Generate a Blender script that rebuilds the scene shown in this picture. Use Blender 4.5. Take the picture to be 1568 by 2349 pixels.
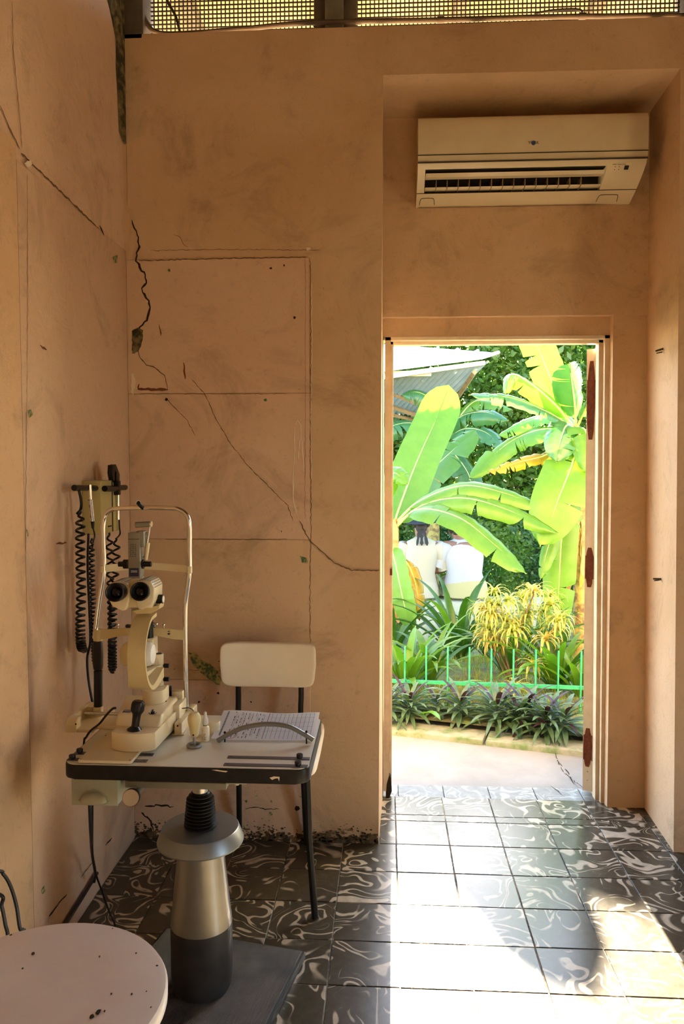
import bpy, bmesh, math, random
from math import sin, cos, pi, radians, sqrt, atan2
from mathutils import Vector, Matrix, noise as mnoise
for _o in list(bpy.data.objects):
    bpy.data.objects.remove(_o)
random.seed(7)
SC = bpy.context.scene
COL = SC.collection

# ------------------------------------------------------------------ camera, sky, sun, exposure
CAM = Vector((-0.0447, -2.8133, 1.4139))
YAW, PITCH, ROLL, FPX = 0.05709, 0.05732, 0.0005, 1755.0
_f = Vector((-sin(YAW)*cos(PITCH), cos(YAW)*cos(PITCH), -sin(PITCH)))
_r = Vector((cos(YAW), sin(YAW), 0.0))
_u = _r.cross(_f)
_r, _u = _r*cos(ROLL)+_u*sin(ROLL), _u*cos(ROLL)-_r*sin(ROLL)
cam = bpy.data.cameras.new('camera')
cam.sensor_fit = 'VERTICAL'; cam.sensor_height = 36.0
cam.lens = FPX/2349.0*36.0
cam.clip_start = 0.02; cam.clip_end = 300
camo = bpy.data.objects.new('camera', cam); COL.objects.link(camo)
camo.matrix_world = Matrix(((_r.x, _u.x, -_f.x, CAM.x), (_r.y, _u.y, -_f.y, CAM.y), (_r.z, _u.z, -_f.z, CAM.z), (0, 0, 0, 1)))
SC.camera = camo

SUN_ELEV, SUN_AZ = radians(22.0), radians(0.3)      # low sun straight out beyond the door
w = bpy.data.worlds.new('sky'); SC.world = w; w.use_nodes = True
nt = w.node_tree; nt.nodes.clear()
sky = nt.nodes.new('ShaderNodeTexSky'); sky.sky_type = 'NISHITA'; sky.sun_disc = False
sky.sun_elevation = SUN_ELEV; sky.sun_rotation = SUN_AZ; sky.air_density = 1.0; sky.dust_density = 0.5; sky.ozone_density = 1.0
bg = nt.nodes.new('ShaderNodeBackground'); bg.inputs['Strength'].default_value = 0.58
wo = nt.nodes.new('ShaderNodeOutputWorld')
nt.links.new(sky.outputs[0], bg.inputs[0]); nt.links.new(bg.outputs[0], wo.inputs[0])
sl = bpy.data.lights.new('sun', 'SUN'); sl.energy = 40.0; sl.angle = radians(0.6); sl.color = (1.0, 0.86, 0.65)
so = bpy.data.objects.new('sun', sl); COL.objects.link(so)
_sd = Vector((sin(SUN_AZ)*cos(SUN_ELEV), cos(SUN_AZ)*cos(SUN_ELEV), sin(SUN_ELEV)))   # towards the sun
so.rotation_euler = _sd.to_track_quat('Z', 'Y').to_euler(); so.location = _sd*30
SC.view_settings.view_transform = 'Standard'; SC.view_settings.look = 'None'
SC.view_settings.exposure = 1.78; SC.view_settings.gamma = 1.0
SC.view_settings.use_curve_mapping = False
SC.cycles.use_denoising = True
SC.cycles.max_bounces = 12; SC.cycles.diffuse_bounces = 6; SC.cycles.transmission_bounces = 8
SC.cycles.sample_clamp_indirect = 12.0

# ------------------------------------------------------------------ helpers
def ray(px, py):
    return (px-784)/FPX*_r - (py-1174.5)/FPX*_u + _f
def at(px, py, X=None, Y=None, Z=None):
    """the point of the room seen at a pixel, on the plane X, Y or Z"""
    d = ray(px, py)
    t = (X-CAM.x)/d.x if X is not None else (Y-CAM.y)/d.y if Y is not None else (Z-CAM.z)/d.z
    return CAM+d*t

def nn(nt, kind, **kw):
    n = nt.nodes.new(kind)
    for k, v in kw.items():
        if k in ('operation', 'blend_type', 'data_type', 'noise_dimensions', 'wave_type', 'feature', 'interpolation', 'bands_direction'):
            setattr(n, k, v)
        else:
            n.inputs[k].default_value = v
    return n

MATS = {}
def mat(name, col, rough=0.55, metal=0.0, spec=0.5, col2=None, nscale=8.0, ncon=(0.35, 0.65), bump=0.0, bscale=60.0,
        trans=0.0, coat=0.0, detail=5.0, emit=None):
    """principled material with an optional second colour blended in by noise, fine relief, leaf translucency"""
    if name in MATS: return MATS[name]
    m = bpy.data.materials.new(name); m.use_nodes = True; nt = m.node_tree
    p = nt.nodes['Principled BSDF']; L = nt.links.new
    p.inputs['Base Color'].default_value = (*col, 1); p.inputs['Roughness'].default_value = rough
    p.inputs['Metallic'].default_value = metal; p.inputs['Specular IOR Level'].default_value = spec
    p.inputs['Coat Weight'].default_value = coat; p.inputs['Coat Roughness'].default_value = 0.12
    tc = nn(nt, 'ShaderNodeTexCoord'); csock = None
    if col2:
        n = nn(nt, 'ShaderNodeTexNoise', Scale=nscale, Detail=detail, Roughness=0.6)
        L(tc.outputs['Object'], n.inputs['Vector'])
        r = nn(nt, 'ShaderNodeValToRGB'); r.color_ramp.elements[0].position = ncon[0]; r.color_ramp.elements[1].position = ncon[1]
        r.color_ramp.elements[0].color = (*col, 1); r.color_ramp.elements[1].color = (*col2, 1)
        L(n.outputs['Fac'], r.inputs['Fac']); L(r.outputs['Color'], p.inputs['Base Color']); csock = r.outputs['Color']
    if bump:
        b = nn(nt, 'ShaderNodeBump', Strength=bump, Distance=0.004); n2 = nn(nt, 'ShaderNodeTexNoise', Scale=bscale, Detail=4.0)
        L(tc.outputs['Object'], n2.inputs['Vector']); L(n2.outputs['Fac'], b.inputs['Height']); L(b.outputs['Normal'], p.inputs['Normal'])
    if trans:
        t = nn(nt, 'ShaderNodeBsdfTranslucent'); mx = nn(nt, 'ShaderNodeMixShader', Fac=trans)
        if csock:
            g = nn(nt, 'ShaderNodeMix', data_type='RGBA', blend_type='MULTIPLY'); g.inputs[0].default_value = 1.0
            L(csock, g.inputs[6]); g.inputs[7].default_value = (1.15, 1.25, 0.45, 1); L(g.outputs[2], t.inputs['Color'])
        else:
            t.inputs['Color'].default_value = (min(1, col[0]*1.15), min(1, col[1]*1.25), col[2]*0.45, 1)
        out = nt.nodes['Material Output']
        L(p.outputs[0], mx.inputs[1]); L(t.outputs[0], mx.inputs[2]); L(mx.outputs[0], out.inputs['Surface'])
    MATS[name] = m
    return m

def finish(bm, smooth=True, angle=0.6):
    bmesh.ops.recalc_face_normals(bm, faces=bm.faces)
    if smooth:
        for f in bm.faces: f.smooth = True
        for e in bm.edges:
            if len(e.link_faces) == 2 and e.calc_face_angle(0) > angle: e.smooth = False

def obj(name, bm, m, parent=None, smooth=True, angle=0.6, recalc=True):
    """link a bmesh (in room coordinates) as one mesh object; under a parent the mesh is kept relative to it"""
    if recalc: finish(bm, smooth, angle)
    else:
        for f in bm.faces: f.smooth = smooth
    me = bpy.data.meshes.new(name)
    o = bpy.data.objects.new(name, me)
    if parent is not None:
        org = origin(parent)
        if org.length > 0: bmesh.ops.translate(bm, verts=bm.verts, vec=-org)
        o.parent = parent
    bm.to_mesh(me); bm.free()
    me.materials.append(m) if not isinstance(m, (list, tuple)) else [me.materials.append(x) for x in m]
    COL.objects.link(o)
    return o
def origin(o):
    v = Vector((0, 0, 0))
    while o is not None:
        v += o.location; o = o.parent
    return v
def tag(o, label=None, cat=None, group=None, kind=None):
    if label: o['label'] = label
    if cat: o['category'] = cat
    if group: o['group'] = group
    if kind: o['kind'] = kind
    return o
def thing(name, label, cat, loc=(0, 0, 0), group=None):
    o = bpy.data.objects.new(name, None); o.empty_display_size = 0.05
    o.location = loc; COL.objects.link(o)
    return tag(o, label, cat, group)
def struct(name, bm, m, **k):
    return tag(obj(name, bm, m, **k), kind='structure')

def BM(): return bmesh.new()
def box(bm, lo, hi, bev=0.0, seg=2, rotz=0.0, pivot=None):
    lo, hi = Vector(lo), Vector(hi)
    vs = [bm.verts.new((x, y, z)) for x in (lo.x, hi.x) for y in (lo.y, hi.y) for z in (lo.z, hi.z)]
    fs = [bm.faces.new([vs[i] for i in q]) for q in ((0, 1, 3, 2), (4, 6, 7, 5), (0, 4, 5, 1), (2, 3, 7, 6), (0, 2, 6, 4), (1, 5, 7, 3))]
    geo = vs
    if bev > 0:
        es = list({e for f in fs for e in f.edges})
        r = bmesh.ops.bevel(bm, geom=es, offset=bev, segments=seg, profile=0.5, affect='EDGES', clamp_overlap=True)
        geo = list({v for f in r['faces'] for v in f.verts} | {v for v in vs if v.is_valid})
    if rotz:
        pv = Vector(pivot) if pivot is not None else (lo+hi)/2
        bmesh.ops.rotate(bm, verts=geo, cent=pv, matrix=Matrix.Rotation(rotz, 3, 'Z'))
    return geo
def frame_of(d):
    d = d.normalized(); a = Vector((0, 0, 1)) if abs(d.z) < 0.9 else Vector((1, 0, 0))
    x = a.cross(d).normalized(); return x, d.cross(x).normalized()
def cyl(bm, p0, p1, r0, r1=None, seg=16, cap=True):
    p0, p1 = Vector(p0), Vector(p1); r1 = r0 if r1 is None else r1
    x, y = frame_of(p1-p0)
    A = [bm.verts.new(p0+x*r0*cos(2*pi*i/seg)+y*r0*sin(2*pi*i/seg)) for i in range(seg)]
    B = [bm.verts.new(p1+x*r1*cos(2*pi*i/seg)+y*r1*sin(2*pi*i/seg)) for i in range(seg)]
    for i in range(seg):
        bm.faces.new((A[i], A[(i+1) % seg], B[(i+1) % seg], B[i]))
    if cap:
        bm.faces.new(A[::-1]); bm.faces.new(B)
def tube(bm, pts, r, seg=8, closed=False, cap=True):
    pts = [Vector(p) for p in pts]; n = len(pts); rings = []
    x = None
    for i, p in enumerate(pts):
        if closed: d = (pts[(i+1) % n]-pts[i-1])
        else: d = (pts[min(i+1, n-1)]-pts[max(i-1, 0)])
        d.normalize()
        if x is None: x, y = frame_of(d)
        else:
            x = (x-d*x.dot(d)); x = x.normalized() if x.length > 1e-6 else frame_of(d)[0]
            y = d.cross(x)
        rr = r[i] if isinstance(r, (list, tuple)) else r
        rings.append([bm.verts.new(p+x*rr*cos(2*pi*k/seg)+y*rr*sin(2*pi*k/seg)) for k in range(seg)])
    for i in range(n if closed else n-1):
        a, b = rings[i], rings[(i+1) % n]
        for k in range(seg):
            bm.faces.new((a[k], a[(k+1) % seg], b[(k+1) % seg], b[k]))
    if cap and not closed:
        bm.faces.new(rings[0][::-1]); bm.faces.new(rings[-1])
def smooth_path(pts, n=8):
    """Catmull-Rom through the points"""
    P = [Vector(p) for p in pts]; P = [P[0]*2-P[1]]+P+[P[-1]*2-P[-2]]; out = []
    for i in range(1, len(P)-2):
        a, b, c, d = P[i-1], P[i], P[i+1], P[i+2]
        for k in range(n):
            t = k/n
            out.append(0.5*((2*b)+(c-a)*t+(2*a-5*b+4*c-d)*t*t+(3*b-a-3*c+d)*t**3))
    out.append(P[-2]); return out
def lathe(bm, prof, org, axis=(0, 0, 1), seg=32):
    """turn (radius, height) pairs about an axis through org"""
    org = Vector(org); ax = Vector(axis).normalized(); x, y = frame_of(ax); rings = []
    for r, h in prof:
        if r < 1e-6: rings.append([bm.verts.new(org+ax*h)])
        else: rings.append([bm.verts.new(org+ax*h+x*r*cos(2*pi*k/seg)+y*r*sin(2*pi*k/seg)) for k in range(seg)])
    for a, b in zip(rings, rings[1:]):
        for k in range(seg):
            k2 = (k+1) % seg
            if len(a) == 1 and len(b) == 1: continue
            if len(a) == 1: bm.faces.new((a[0], b[k2], b[k]))
            elif len(b) == 1: bm.faces.new((a[k], a[k2], b[0]))
            else: bm.faces.new((a[k], a[k2], b[k2], b[k]))
    for rg, flip in ((rings[0], True), (rings[-1], False)):
        if len(rg) > 1: bm.faces.new(rg[::-1] if flip else rg)
def prism(bm, outline, vec, bev=0.0, seg=2):
    """solid of a planar outline (3-D points) pushed along vec"""
    vec = Vector(vec); A = [bm.verts.new(Vector(p)) for p in outline]; B = [bm.verts.new(Vector(p)+vec) for p in outline]
    n = len(A); fs = [bm.faces.new(A[::-1]), bm.faces.new(B)]
    for i in range(n): fs.append(bm.faces.new((A[i], A[(i+1) % n], B[(i+1) % n], B[i])))
    if bev:
        es = list(set(fs[0].edges) | set(fs[1].edges))
        bmesh.ops.bevel(bm, geom=es, offset=bev, segments=seg, profile=0.5, affect='EDGES', clamp_overlap=True)
def rrect(x0, y0, x1, y1, r, seg=5):
    pts = []
    for cx, cy, a0 in ((x1-r, y1-r, 0), (x0+r, y1-r, pi/2), (x0+r, y0+r, pi), (x1-r, y0+r, 1.5*pi)):
        for k in range(seg+1):
            a = a0+pi/2*k/seg; pts.append((cx+r*cos(a), cy+r*sin(a)))
    return pts
def slab(bm, outline, z0, z1, bev=0.0, seg=2):
    prism(bm, [(x, y, z0) for x, y in outline], (0, 0, z1-z0), bev, seg)
def ball(bm, c, r, seg=16, rings=10, sc=(1, 1, 1)):
    c = Vector(c); rows = []
    for i in range(rings+1):
        t = pi*i/rings
        if i in (0, rings): rows.append([bm.verts.new(c+Vector((0, 0, r*cos(t)*sc[2])))])
        else: rows.append([bm.verts.new(c+Vector((r*sin(t)*cos(2*pi*k/seg)*sc[0], r*sin(t)*sin(2*pi*k/seg)*sc[1], r*cos(t)*sc[2]))) for k in range(seg)])
    for a, b in zip(rows, rows[1:]):
        for k in range(seg):
            k2 = (k+1) % seg
            if len(a) == 1: bm.faces.new((a[0], b[k], b[k2]))
            elif len(b) == 1: bm.faces.new((a[k], b[0], a[k2]))
            else: bm.faces.new((a[k], b[k], b[k2], a[k2]))
def quad(bm, *pts):
    return bm.faces.new([bm.verts.new(Vector(p)) for p in pts])
def lettering(name, s, height, org, xdir, ydir, m, parent, align='CENTER'):
    c = bpy.data.curves.new(name, 'FONT'); c.body = s; c.size = height; c.align_x = align; c.align_y = 'CENTER'; c.extrude = 0.0002; c.resolution_u = 2
    t = bpy.data.objects.new(name+'_curve', c); COL.objects.link(t)
    bpy.context.view_layer.update()
    me = bpy.data.meshes.new_from_object(t.evaluated_get(bpy.context.evaluated_depsgraph_get()))
    bpy.data.objects.remove(t); me.name = name
    X = Vector(xdir).normalized(); Z = X.cross(Vector(ydir)).normalized(); Yv = Z.cross(X)
    o = bpy.data.objects.new(name, me); me.materials.clear(); me.materials.append(m); COL.objects.link(o)
    org = Vector(org)-(origin(parent) if parent else Vector())
    Mx = Matrix(((X.x, Yv.x, Z.x, org.x), (X.y, Yv.y, Z.y, org.y), (X.z, Yv.z, Z.z, org.z), (0, 0, 0, 1)))
    me.transform(Mx); o.parent = parent
    return o
def ribbon(bm, pts, wd, normal, lift=0.0008):
    """thin irregular strip along pts lying on a surface"""
    normal = Vector(normal); pts = [Vector(p) for p in pts]; prev = None
    for i, p in enumerate(pts):
        d = (pts[min(i+1, len(pts)-1)]-pts[max(i-1, 0)]).normalized(); s = normal.cross(d).normalized()
        ww = (wd[i] if isinstance(wd, (list, tuple)) else wd)*random.uniform(0.6, 1.3)*(0.35 if i in (0, len(pts)-1) else 1)
        a, b = bm.verts.new(p+normal*lift+s*ww/2), bm.verts.new(p+normal*lift-s*ww/2)
        if prev: bm.faces.new((prev[0], prev[1], b, a))
        prev = (a, b)
def jag(pts, step=0.012, amp=0.004, nrm=None):
    """roughen a polyline"""
    nrm = Vector(nrm) if nrm is not None else None; out = []; pts = [Vector(p) for p in pts]
    for a, b in zip(pts, pts[1:]):
        n = max(1, int((b-a).length/step))
        for k in range(n):
            j = Vector([random.uniform(-amp, amp) for _ in range(3)])
            if nrm is not None: j -= nrm*j.dot(nrm)
            out.append(a.lerp(b, k/n)+j)
    out.append(pts[-1]); return out

# ------------------------------------------------------------------ materials of the setting
def plaster(name, a, b, grime=(0.16, 0.11, 0.07), gscale=2.6, gmin=0.52, bump=0.5):
    m = bpy.data.materials.new(name); m.use_nodes = True; nt = m.node_tree; L = nt.links.new
    p = nt.nodes['Principled BSDF']; p.inputs['Roughness'].default_value = 0.62; p.inputs['Specular IOR Level'].default_value = 0.35
    tc = nn(nt, 'ShaderNodeTexCoord')
    n1 = nn(nt, 'ShaderNodeTexNoise', Scale=1.6, Detail=6.0, Roughness=0.62, Distortion=0.6); L(tc.outputs['Object'], n1.inputs['Vector'])
    r1 = nn(nt, 'ShaderNodeValToRGB'); e = r1.color_ramp.elements
    e[0].position, e[1].position = 0.36, 0.64; e[0].color = (*a, 1); e[1].color = (*b, 1); L(n1.outputs['Fac'], r1.inputs['Fac'])
    n2 = nn(nt, 'ShaderNodeTexNoise', Scale=gscale, Detail=9.0, Roughness=0.72, Distortion=1.2); L(tc.outputs['Object'], n2.inputs['Vector'])
    r2 = nn(nt, 'ShaderNodeValToRGB'); r2.color_ramp.elements[0].position = gmin; r2.color_ramp.elements[1].position = gmin+0.22
    r2.color_ramp.elements[0].color = (0, 0, 0, 1); r2.color_ramp.elements[1].color = (0.50, 0.50, 0.50, 1); L(n2.outputs['Fac'], r2.inputs['Fac'])
    mx = nn(nt, 'ShaderNodeMix', data_type='RGBA'); L(r2.outputs['Color'], mx.inputs[0]); L(r1.outputs['Color'], mx.inputs[6]); mx.inputs[7].default_value = (*grime, 1)
    n3 = nn(nt, 'ShaderNodeTexNoise', Scale=30.0, Detail=6.0, Roughness=0.75); L(tc.outputs['Object'], n3.inputs['Vector'])
    r3 = nn(nt, 'ShaderNodeValToRGB'); r3.color_ramp.elements[0].position = 0.56; r3.color_ramp.elements[1].position = 0.80
    r3.color_ramp.elements[0].color = (1, 1, 1, 1); r3.color_ramp.elements[1].color = (0.72, 0.67, 0.62, 1); L(n3.outputs['Fac'], r3.inputs['Fac'])
    m2 = nn(nt, 'ShaderNodeMix', data_type='RGBA', blend_type='MULTIPLY'); m2.inputs[0].default_value = 1.0
    L(mx.outputs[2], m2.inputs[6]); L(r3.outputs['Color'], m2.inputs[7]); L(m2.outputs[2], p.inputs['Base Color'])
    n4 = nn(nt, 'ShaderNodeTexNoise', Scale=150.0, Detail=5.0, Roughness=0.65); L(tc.outputs['Object'], n4.inputs['Vector'])
    n5 = nn(nt, 'ShaderNodeTexNoise', Scale=9.0, Detail=5.0, Roughness=0.6, Distortion=0.8); L(tc.outputs['Object'], n5.inputs['Vector'])
    b1 = nn(nt, 'ShaderNodeBump', Strength=bump, Distance=0.003); L(n4.outputs['Fac'], b1.inputs['Height'])
    b2 = nn(nt, 'ShaderNodeBump', Strength=0.22, Distance=0.02); L(n5.outputs['Fac'], b2.inputs['Height']); L(b1.outputs['Normal'], b2.inputs['Normal'])
    L(b2.outputs['Normal'], p.inputs['Normal'])
    MATS[name] = m
    return m
M_WALL = plaster('pink_plaster', (0.57, 0.375, 0.205), (0.65, 0.455, 0.285))
M_SIDE = plaster('rose_plaster', (0.62, 0.41, 0.275), (0.66, 0.465, 0.32))
M_OCHRE = plaster('ochre_plaster', (0.62, 0.40, 0.22), (0.66, 0.44, 0.26), gscale=4.0)
M_OUT = plaster('outer_plaster', (0.62, 0.52, 0.42), (0.66, 0.56, 0.46))
M_CRACK = mat('crack_dark', (0.035, 0.024, 0.014), 0.9, spec=0.1)
M_HAIR = mat('hairline', (0.16, 0.095, 0.05), 0.9, spec=0.1)
M_BARE = mat('bare_render', (0.20, 0.155, 0.075), 0.9, col2=(0.045, 0.04, 0.022), nscale=28, ncon=(0.40, 0.58), bump=0.9, bscale=90, spec=0.1)
M_GREEN = mat('green_undercoat', (0.07, 0.13, 0.06), 0.8, col2=(0.46, 0.40, 0.15), nscale=70, ncon=(0.44, 0.58), bump=0.8)
M_CHIP = mat('white_filler', (0.72, 0.62, 0.46), 0.8)
M_RUSTMARK = mat('rust_mark', (0.16, 0.045, 0.015), 0.8)
M_WOOD = mat('cream_paint_wood', (0.74, 0.60, 0.40), 0.45, col2=(0.62, 0.46, 0.29), nscale=14, bump=0.25, bscale=50)
M_WOODIN = mat('pale_paint_wood', (0.88, 0.77, 0.58), 0.45, col2=(0.80, 0.67, 0.48), nscale=22, bump=0.2)
M_DARKWOOD = mat('old_frame_wood', (0.055, 0.045, 0.03), 0.75, col2=(0.10, 0.08, 0.055), nscale=10, bump=0.4)
M_GREYWOOD = mat('grey_post_wood', (0.20, 0.185, 0.14), 0.75, col2=(0.13, 0.12, 0.09), nscale=12, bump=0.4)
M_WIRE = mat('rusty_wire', (0.045, 0.035, 0.022), 0.8, spec=0.2)
M_RUST = mat('rust', (0.135, 0.03, 0.012), 0.85, col2=(0.22, 0.06, 0.02), nscale=70, bump=0.6, bscale=160)
M_GROUT = mat('grout', (0.36, 0.31, 0.22), 0.9, col2=(0.05, 0.045, 0.035), nscale=5, ncon=(0.42, 0.55))
M_CONC = mat('path_concrete', (0.275, 0.265, 0.24), 0.85, col2=(0.215, 0.205, 0.185), nscale=3.5, bump=0.35, bscale=70)
M_KERB = mat('mossy_kerb', (0.30, 0.29, 0.22), 0.9, col2=(0.12, 0.18, 0.06), nscale=8, ncon=(0.42, 0.62), bump=0.6)
M_SOIL = mat('garden_soil', (0.085, 0.075, 0.03), 0.95, col2=(0.12, 0.17, 0.04), nscale=7, ncon=(0.42, 0.58), bump=0.9, bscale=60)

def tile_material(name, dark, light, rough=0.23):
    """cement tile with poured swirls; every tile object gets its own pour"""
    m = bpy.data.materials.new(name); m.use_nodes = True; nt = m.node_tree; L = nt.links.new
    p = nt.nodes['Principled BSDF']
    tc = nn(nt, 'ShaderNodeTexCoord'); oi = nn(nt, 'ShaderNodeObjectInfo')
    mul = nn(nt, 'ShaderNodeMath', operation='MULTIPLY'); mul.inputs[1].default_value = 173.0; L(oi.outputs['Random'], mul.inputs[0])
    n1 = nn(nt, 'ShaderNodeTexNoise', noise_dimensions='4D', Scale=6.5, Detail=0.5, Roughness=0.4)
    L(tc.outputs['Object'], n1.inputs['Vector']); L(mul.outputs[0], n1.inputs['W'])
    s = nn(nt, 'ShaderNodeVectorMath', operation='SUBTRACT'); L(n1.outputs['Color'], s.inputs[0]); s.inputs[1].default_value = (0.5, 0.5, 0.5)
    sc = nn(nt, 'ShaderNodeVectorMath', operation='SCALE'); L(s.outputs[0], sc.inputs[0]); sc.inputs['Scale'].default_value = 0.55
    ad = nn(nt, 'ShaderNodeVectorMath', operation='ADD'); L(tc.outputs['Object'], ad.inputs[0]); L(sc.outputs[0], ad.inputs[1])
    n2 = nn(nt, 'ShaderNodeTexNoise', noise_dimensions='4D', Scale=4.6, Detail=0.4, Roughness=0.5, Distortion=1.0)
    L(ad.outputs[0], n2.inputs['Vector']); L(mul.outputs[0], n2.inputs['W'])
    k = nn(nt, 'ShaderNodeMath', operation='MULTIPLY'); k.inputs[1].default_value = 44.0; L(n2.outputs['Fac'], k.inputs[0])
    si = nn(nt, 'ShaderNodeMath', operation='SINE'); L(k.outputs[0], si.inputs[0])
    n3 = nn(nt, 'ShaderNodeTexNoise', noise_dimensions='4D', Scale=7.5, Detail=1.0); L(ad.outputs[0], n3.inputs['Vector']); L(mul.outputs[0], n3.inputs['W'])
    a2 = nn(nt, 'ShaderNodeMath', operation='MULTIPLY_ADD'); a2.inputs[1].default_value = 4.6; a2.inputs[2].default_value = -2.28; L(n3.outputs['Fac'], a2.inputs[0])
    a3 = nn(nt, 'ShaderNodeMath', operation='ADD'); L(si.outputs[0], a3.inputs[0]); L(a2.outputs[0], a3.inputs[1])
    r = nn(nt, 'ShaderNodeValToRGB'); e = r.color_ramp.elements; e[0].position = 0.42; e[0].color = (*dark, 1); e[1].position = 1.0; e[1].color = (*light, 1)
    q = r.color_ramp.elements.new(0.62); q.color = (*[d*1.35 for d in dark], 1); q = r.color_ramp.elements.new(0.80); q.color = (*[d*.55+l*.45 for d, l in zip(dark, light)], 1)
    L(a3.outputs[0], r.inputs['Fac'])
    n4 = nn(nt, 'ShaderNodeTexNoise', Scale=24.0, Detail=6.0, Roughness=0.7); L(tc.outputs['Object'], n4.inputs['Vector'])
    r4 = nn(nt, 'ShaderNodeValToRGB'); r4.color_ramp.elements[0].color = (0.55, 0.55, 0.55, 1); r4.color_ramp.elements[1].color = (1.15, 1.15, 1.15, 1)
    r4.color_ramp.elements[0].position = 0.3; r4.color_ramp.elements[1].position = 0.7; L(n4.outputs['Fac'], r4.inputs['Fac'])
    mx = nn(nt, 'ShaderNodeMix', data_type='RGBA', blend_type='MULTIPLY'); mx.inputs[0].default_value = 0.8
    L(r.outputs['Color'], mx.inputs[6]); L(r4.outputs['Color'], mx.inputs[7]); L(mx.outputs[2], p.inputs['Base Color'])
    rr = nn(nt, 'ShaderNodeMapRange'); rr.inputs['To Min'].default_value = rough-0.05; rr.inputs['To Max'].default_value = rough+0.08
    L(n4.outputs['Fac'], rr.inputs['Value']); L(rr.outputs[0], p.inputs['Roughness']); p.inputs['Specular IOR Level'].default_value = 0.38
    b = nn(nt, 'ShaderNodeBump', Strength=0.12, Distance=0.002); L(n4.outputs['Fac'], b.inputs['Height']); L(b.outputs['Normal'], p.inputs['Normal'])
    MATS[name] = m
    return m
M_TILE = tile_material('swirl_cement_tile', (0.070, 0.060, 0.040), (0.54, 0.46, 0.335), 0.235)
M_TILEOUT = tile_material('weathered_step_tile', (0.25, 0.255, 0.23), (0.42, 0.42, 0.39), 0.5)

# ------------------------------------------------------------------ the room
def hexa(bm, b4, t4):
    """solid from four bottom and four top corners"""
    B = [bm.verts.new(Vector(p)) for p in b4]; T = [bm.verts.new(Vector(p)) for p in t4]
    bm.faces.new(B[::-1]); bm.faces.new(T)
    for i in range(4): bm.faces.new((B[i], B[(i+1) % 4], T[(i+1) % 4], T[i]))
WT = 2.98     # top of the plastered wall, under the mesh opening
bm = BM()
hexa(bm, [(-1.25, 0, -.1), (-.067, 0, -.1), (-.047, .56, -.1), (-1.25, .56, -.1)], [(-1.25, 0, WT), (-.060, 0, WT), (-.058, .56, WT), (-1.25, .56, WT)])
hexa(bm, [(1.022, 0, -.1), (3.2, 0, -.1), (3.2, .56, -.1), (1.045, .56, -.1)], [(.972, 0, WT), (3.2, 0, WT), (3.2, .56, WT), (.995, .56, WT)])
hexa(bm, [(-.08, .0004, 2.812), (1.02, .0004, 2.806), (1.04, .5596, 2.822), (-.08, .5596, 2.822)], [(-.08, .0004, WT), (1.02, .0004, WT), (1.04, .5596, WT), (-.08, .5596, WT)])
hexa(bm, [(-.07, .36, 2.03), (1.08, .36, 2.03), (1.08, .56, 2.03), (-.07, .56, 2.03)], [(-.07, .355, 2.83), (1.08, .355, 2.83), (1.08, .56, 2.83), (-.07, .56, 2.83)])
hexa(bm, [(-.06, .405, 1.957), (.88, .405, 1.957), (.88, .56, 1.957), (-.06, .56, 1.957)], [(-.06, .402, 2.04), (.88, .402, 2.04), (.88, .56, 2.04), (-.06, .56, 2.04)])
hexa(bm, [(.884, .366, -.1), (1.08, .366, -.1), (1.08, .56, -.1), (.864, .56, -.1)], [(.868, .37, 2.035), (1.08, .37, 2.035), (1.08, .56, 2.035), (.85, .56, 2.035)])
box(bm, (-1.25, 0, 3.55), (3.2, .56, 4.0))
wall_back = struct('wall_back', bm, M_WALL)

bm = BM()
box(bm, (-1.25, -.838, -.1), (-1.0, 0.0, 2.21), .004)
hexa(bm, [(-1.25, -4.6, 2.215), (-1.012, -4.6, 2.215), (-1.006, 0, 2.165), (-1.25, 0, 2.165)], [(-1.25, -4.6, 4.0), (-1.012, -4.6, 4.0), (-1.006, 0, 4.0), (-1.25, 0, 4.0)])
wall_left = struct('wall_left', bm, M_SIDE)
bm = BM(); box(bm, (-1.25, -4.6, -.1), (-.993, -.85, 2.25), .005); obj('wall_panel', bm, M_OCHRE, wall_left)
bm = BM(); box(bm, (-1.25, -.852, -.1), (-1.0006, -.8375, 2.21)); obj('gap_dark_fill', bm, M_CRACK, wall_left)  # dark fill stands for the shade inside the groove beside the panel

# added doorway in the unseen right wall, letting in daylight to fill the room
DY0, DY1, DZ = -2.6, -1.75, 2.05
bm = BM(); box(bm, (2.6, -4.6, -.1), (2.8, DY0, 4.0)); box(bm, (2.6, DY1, -.1), (2.8, 0.0, 4.0)); box(bm, (2.6, DY0, DZ), (2.8, DY1, 4.0)); struct('wall_right', bm, M_WALL)
bm = BM(); box(bm, (-1.25, -4.8, -.1), (2.8, -4.6, 4.0)); struct('wall_front', bm, M_WALL)
bm = BM(); box(bm, (2.62, -9, -.2), (11, .40, -.06)); struct('bounce_yard', bm, mat('bounce_yard_earth', (0.46, 0.35, 0.20), 0.9, col2=(0.40, 0.30, 0.16), nscale=3))  # added sunlit ground, ochre to bounce warm light in through the added doorway
bm = BM(); box(bm, (-1.25, -4.8, 4.0), (3.2, .56, 4.15)); struct('ceiling', bm, mat('ceiling_boards', (0.12, 0.09, 0.06), 0.8, col2=(0.08, 0.06, 0.04), nscale=6))

# infill of an old doorway, in four courses, standing a little proud of the wall
def wz(py, px=500): return at(px, py, Y=0).z
bounds = [(-.02, wz(1560)), (wz(1560)+.0015, wz(1237)), (wz(1237)+.0015, wz(903)), (wz(903)+.0015, wz(594))]
for i, (z0, z1) in enumerate(bounds):
    bm = BM(); box(bm, (-1.0, -.004, z0), (at(711, 1000, Y=0).x-.001*i, .01, z1), .0016, 1)
    obj('infill_panel', bm, M_SIDE if i != 1 else M_WALL, wall_back)
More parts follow.
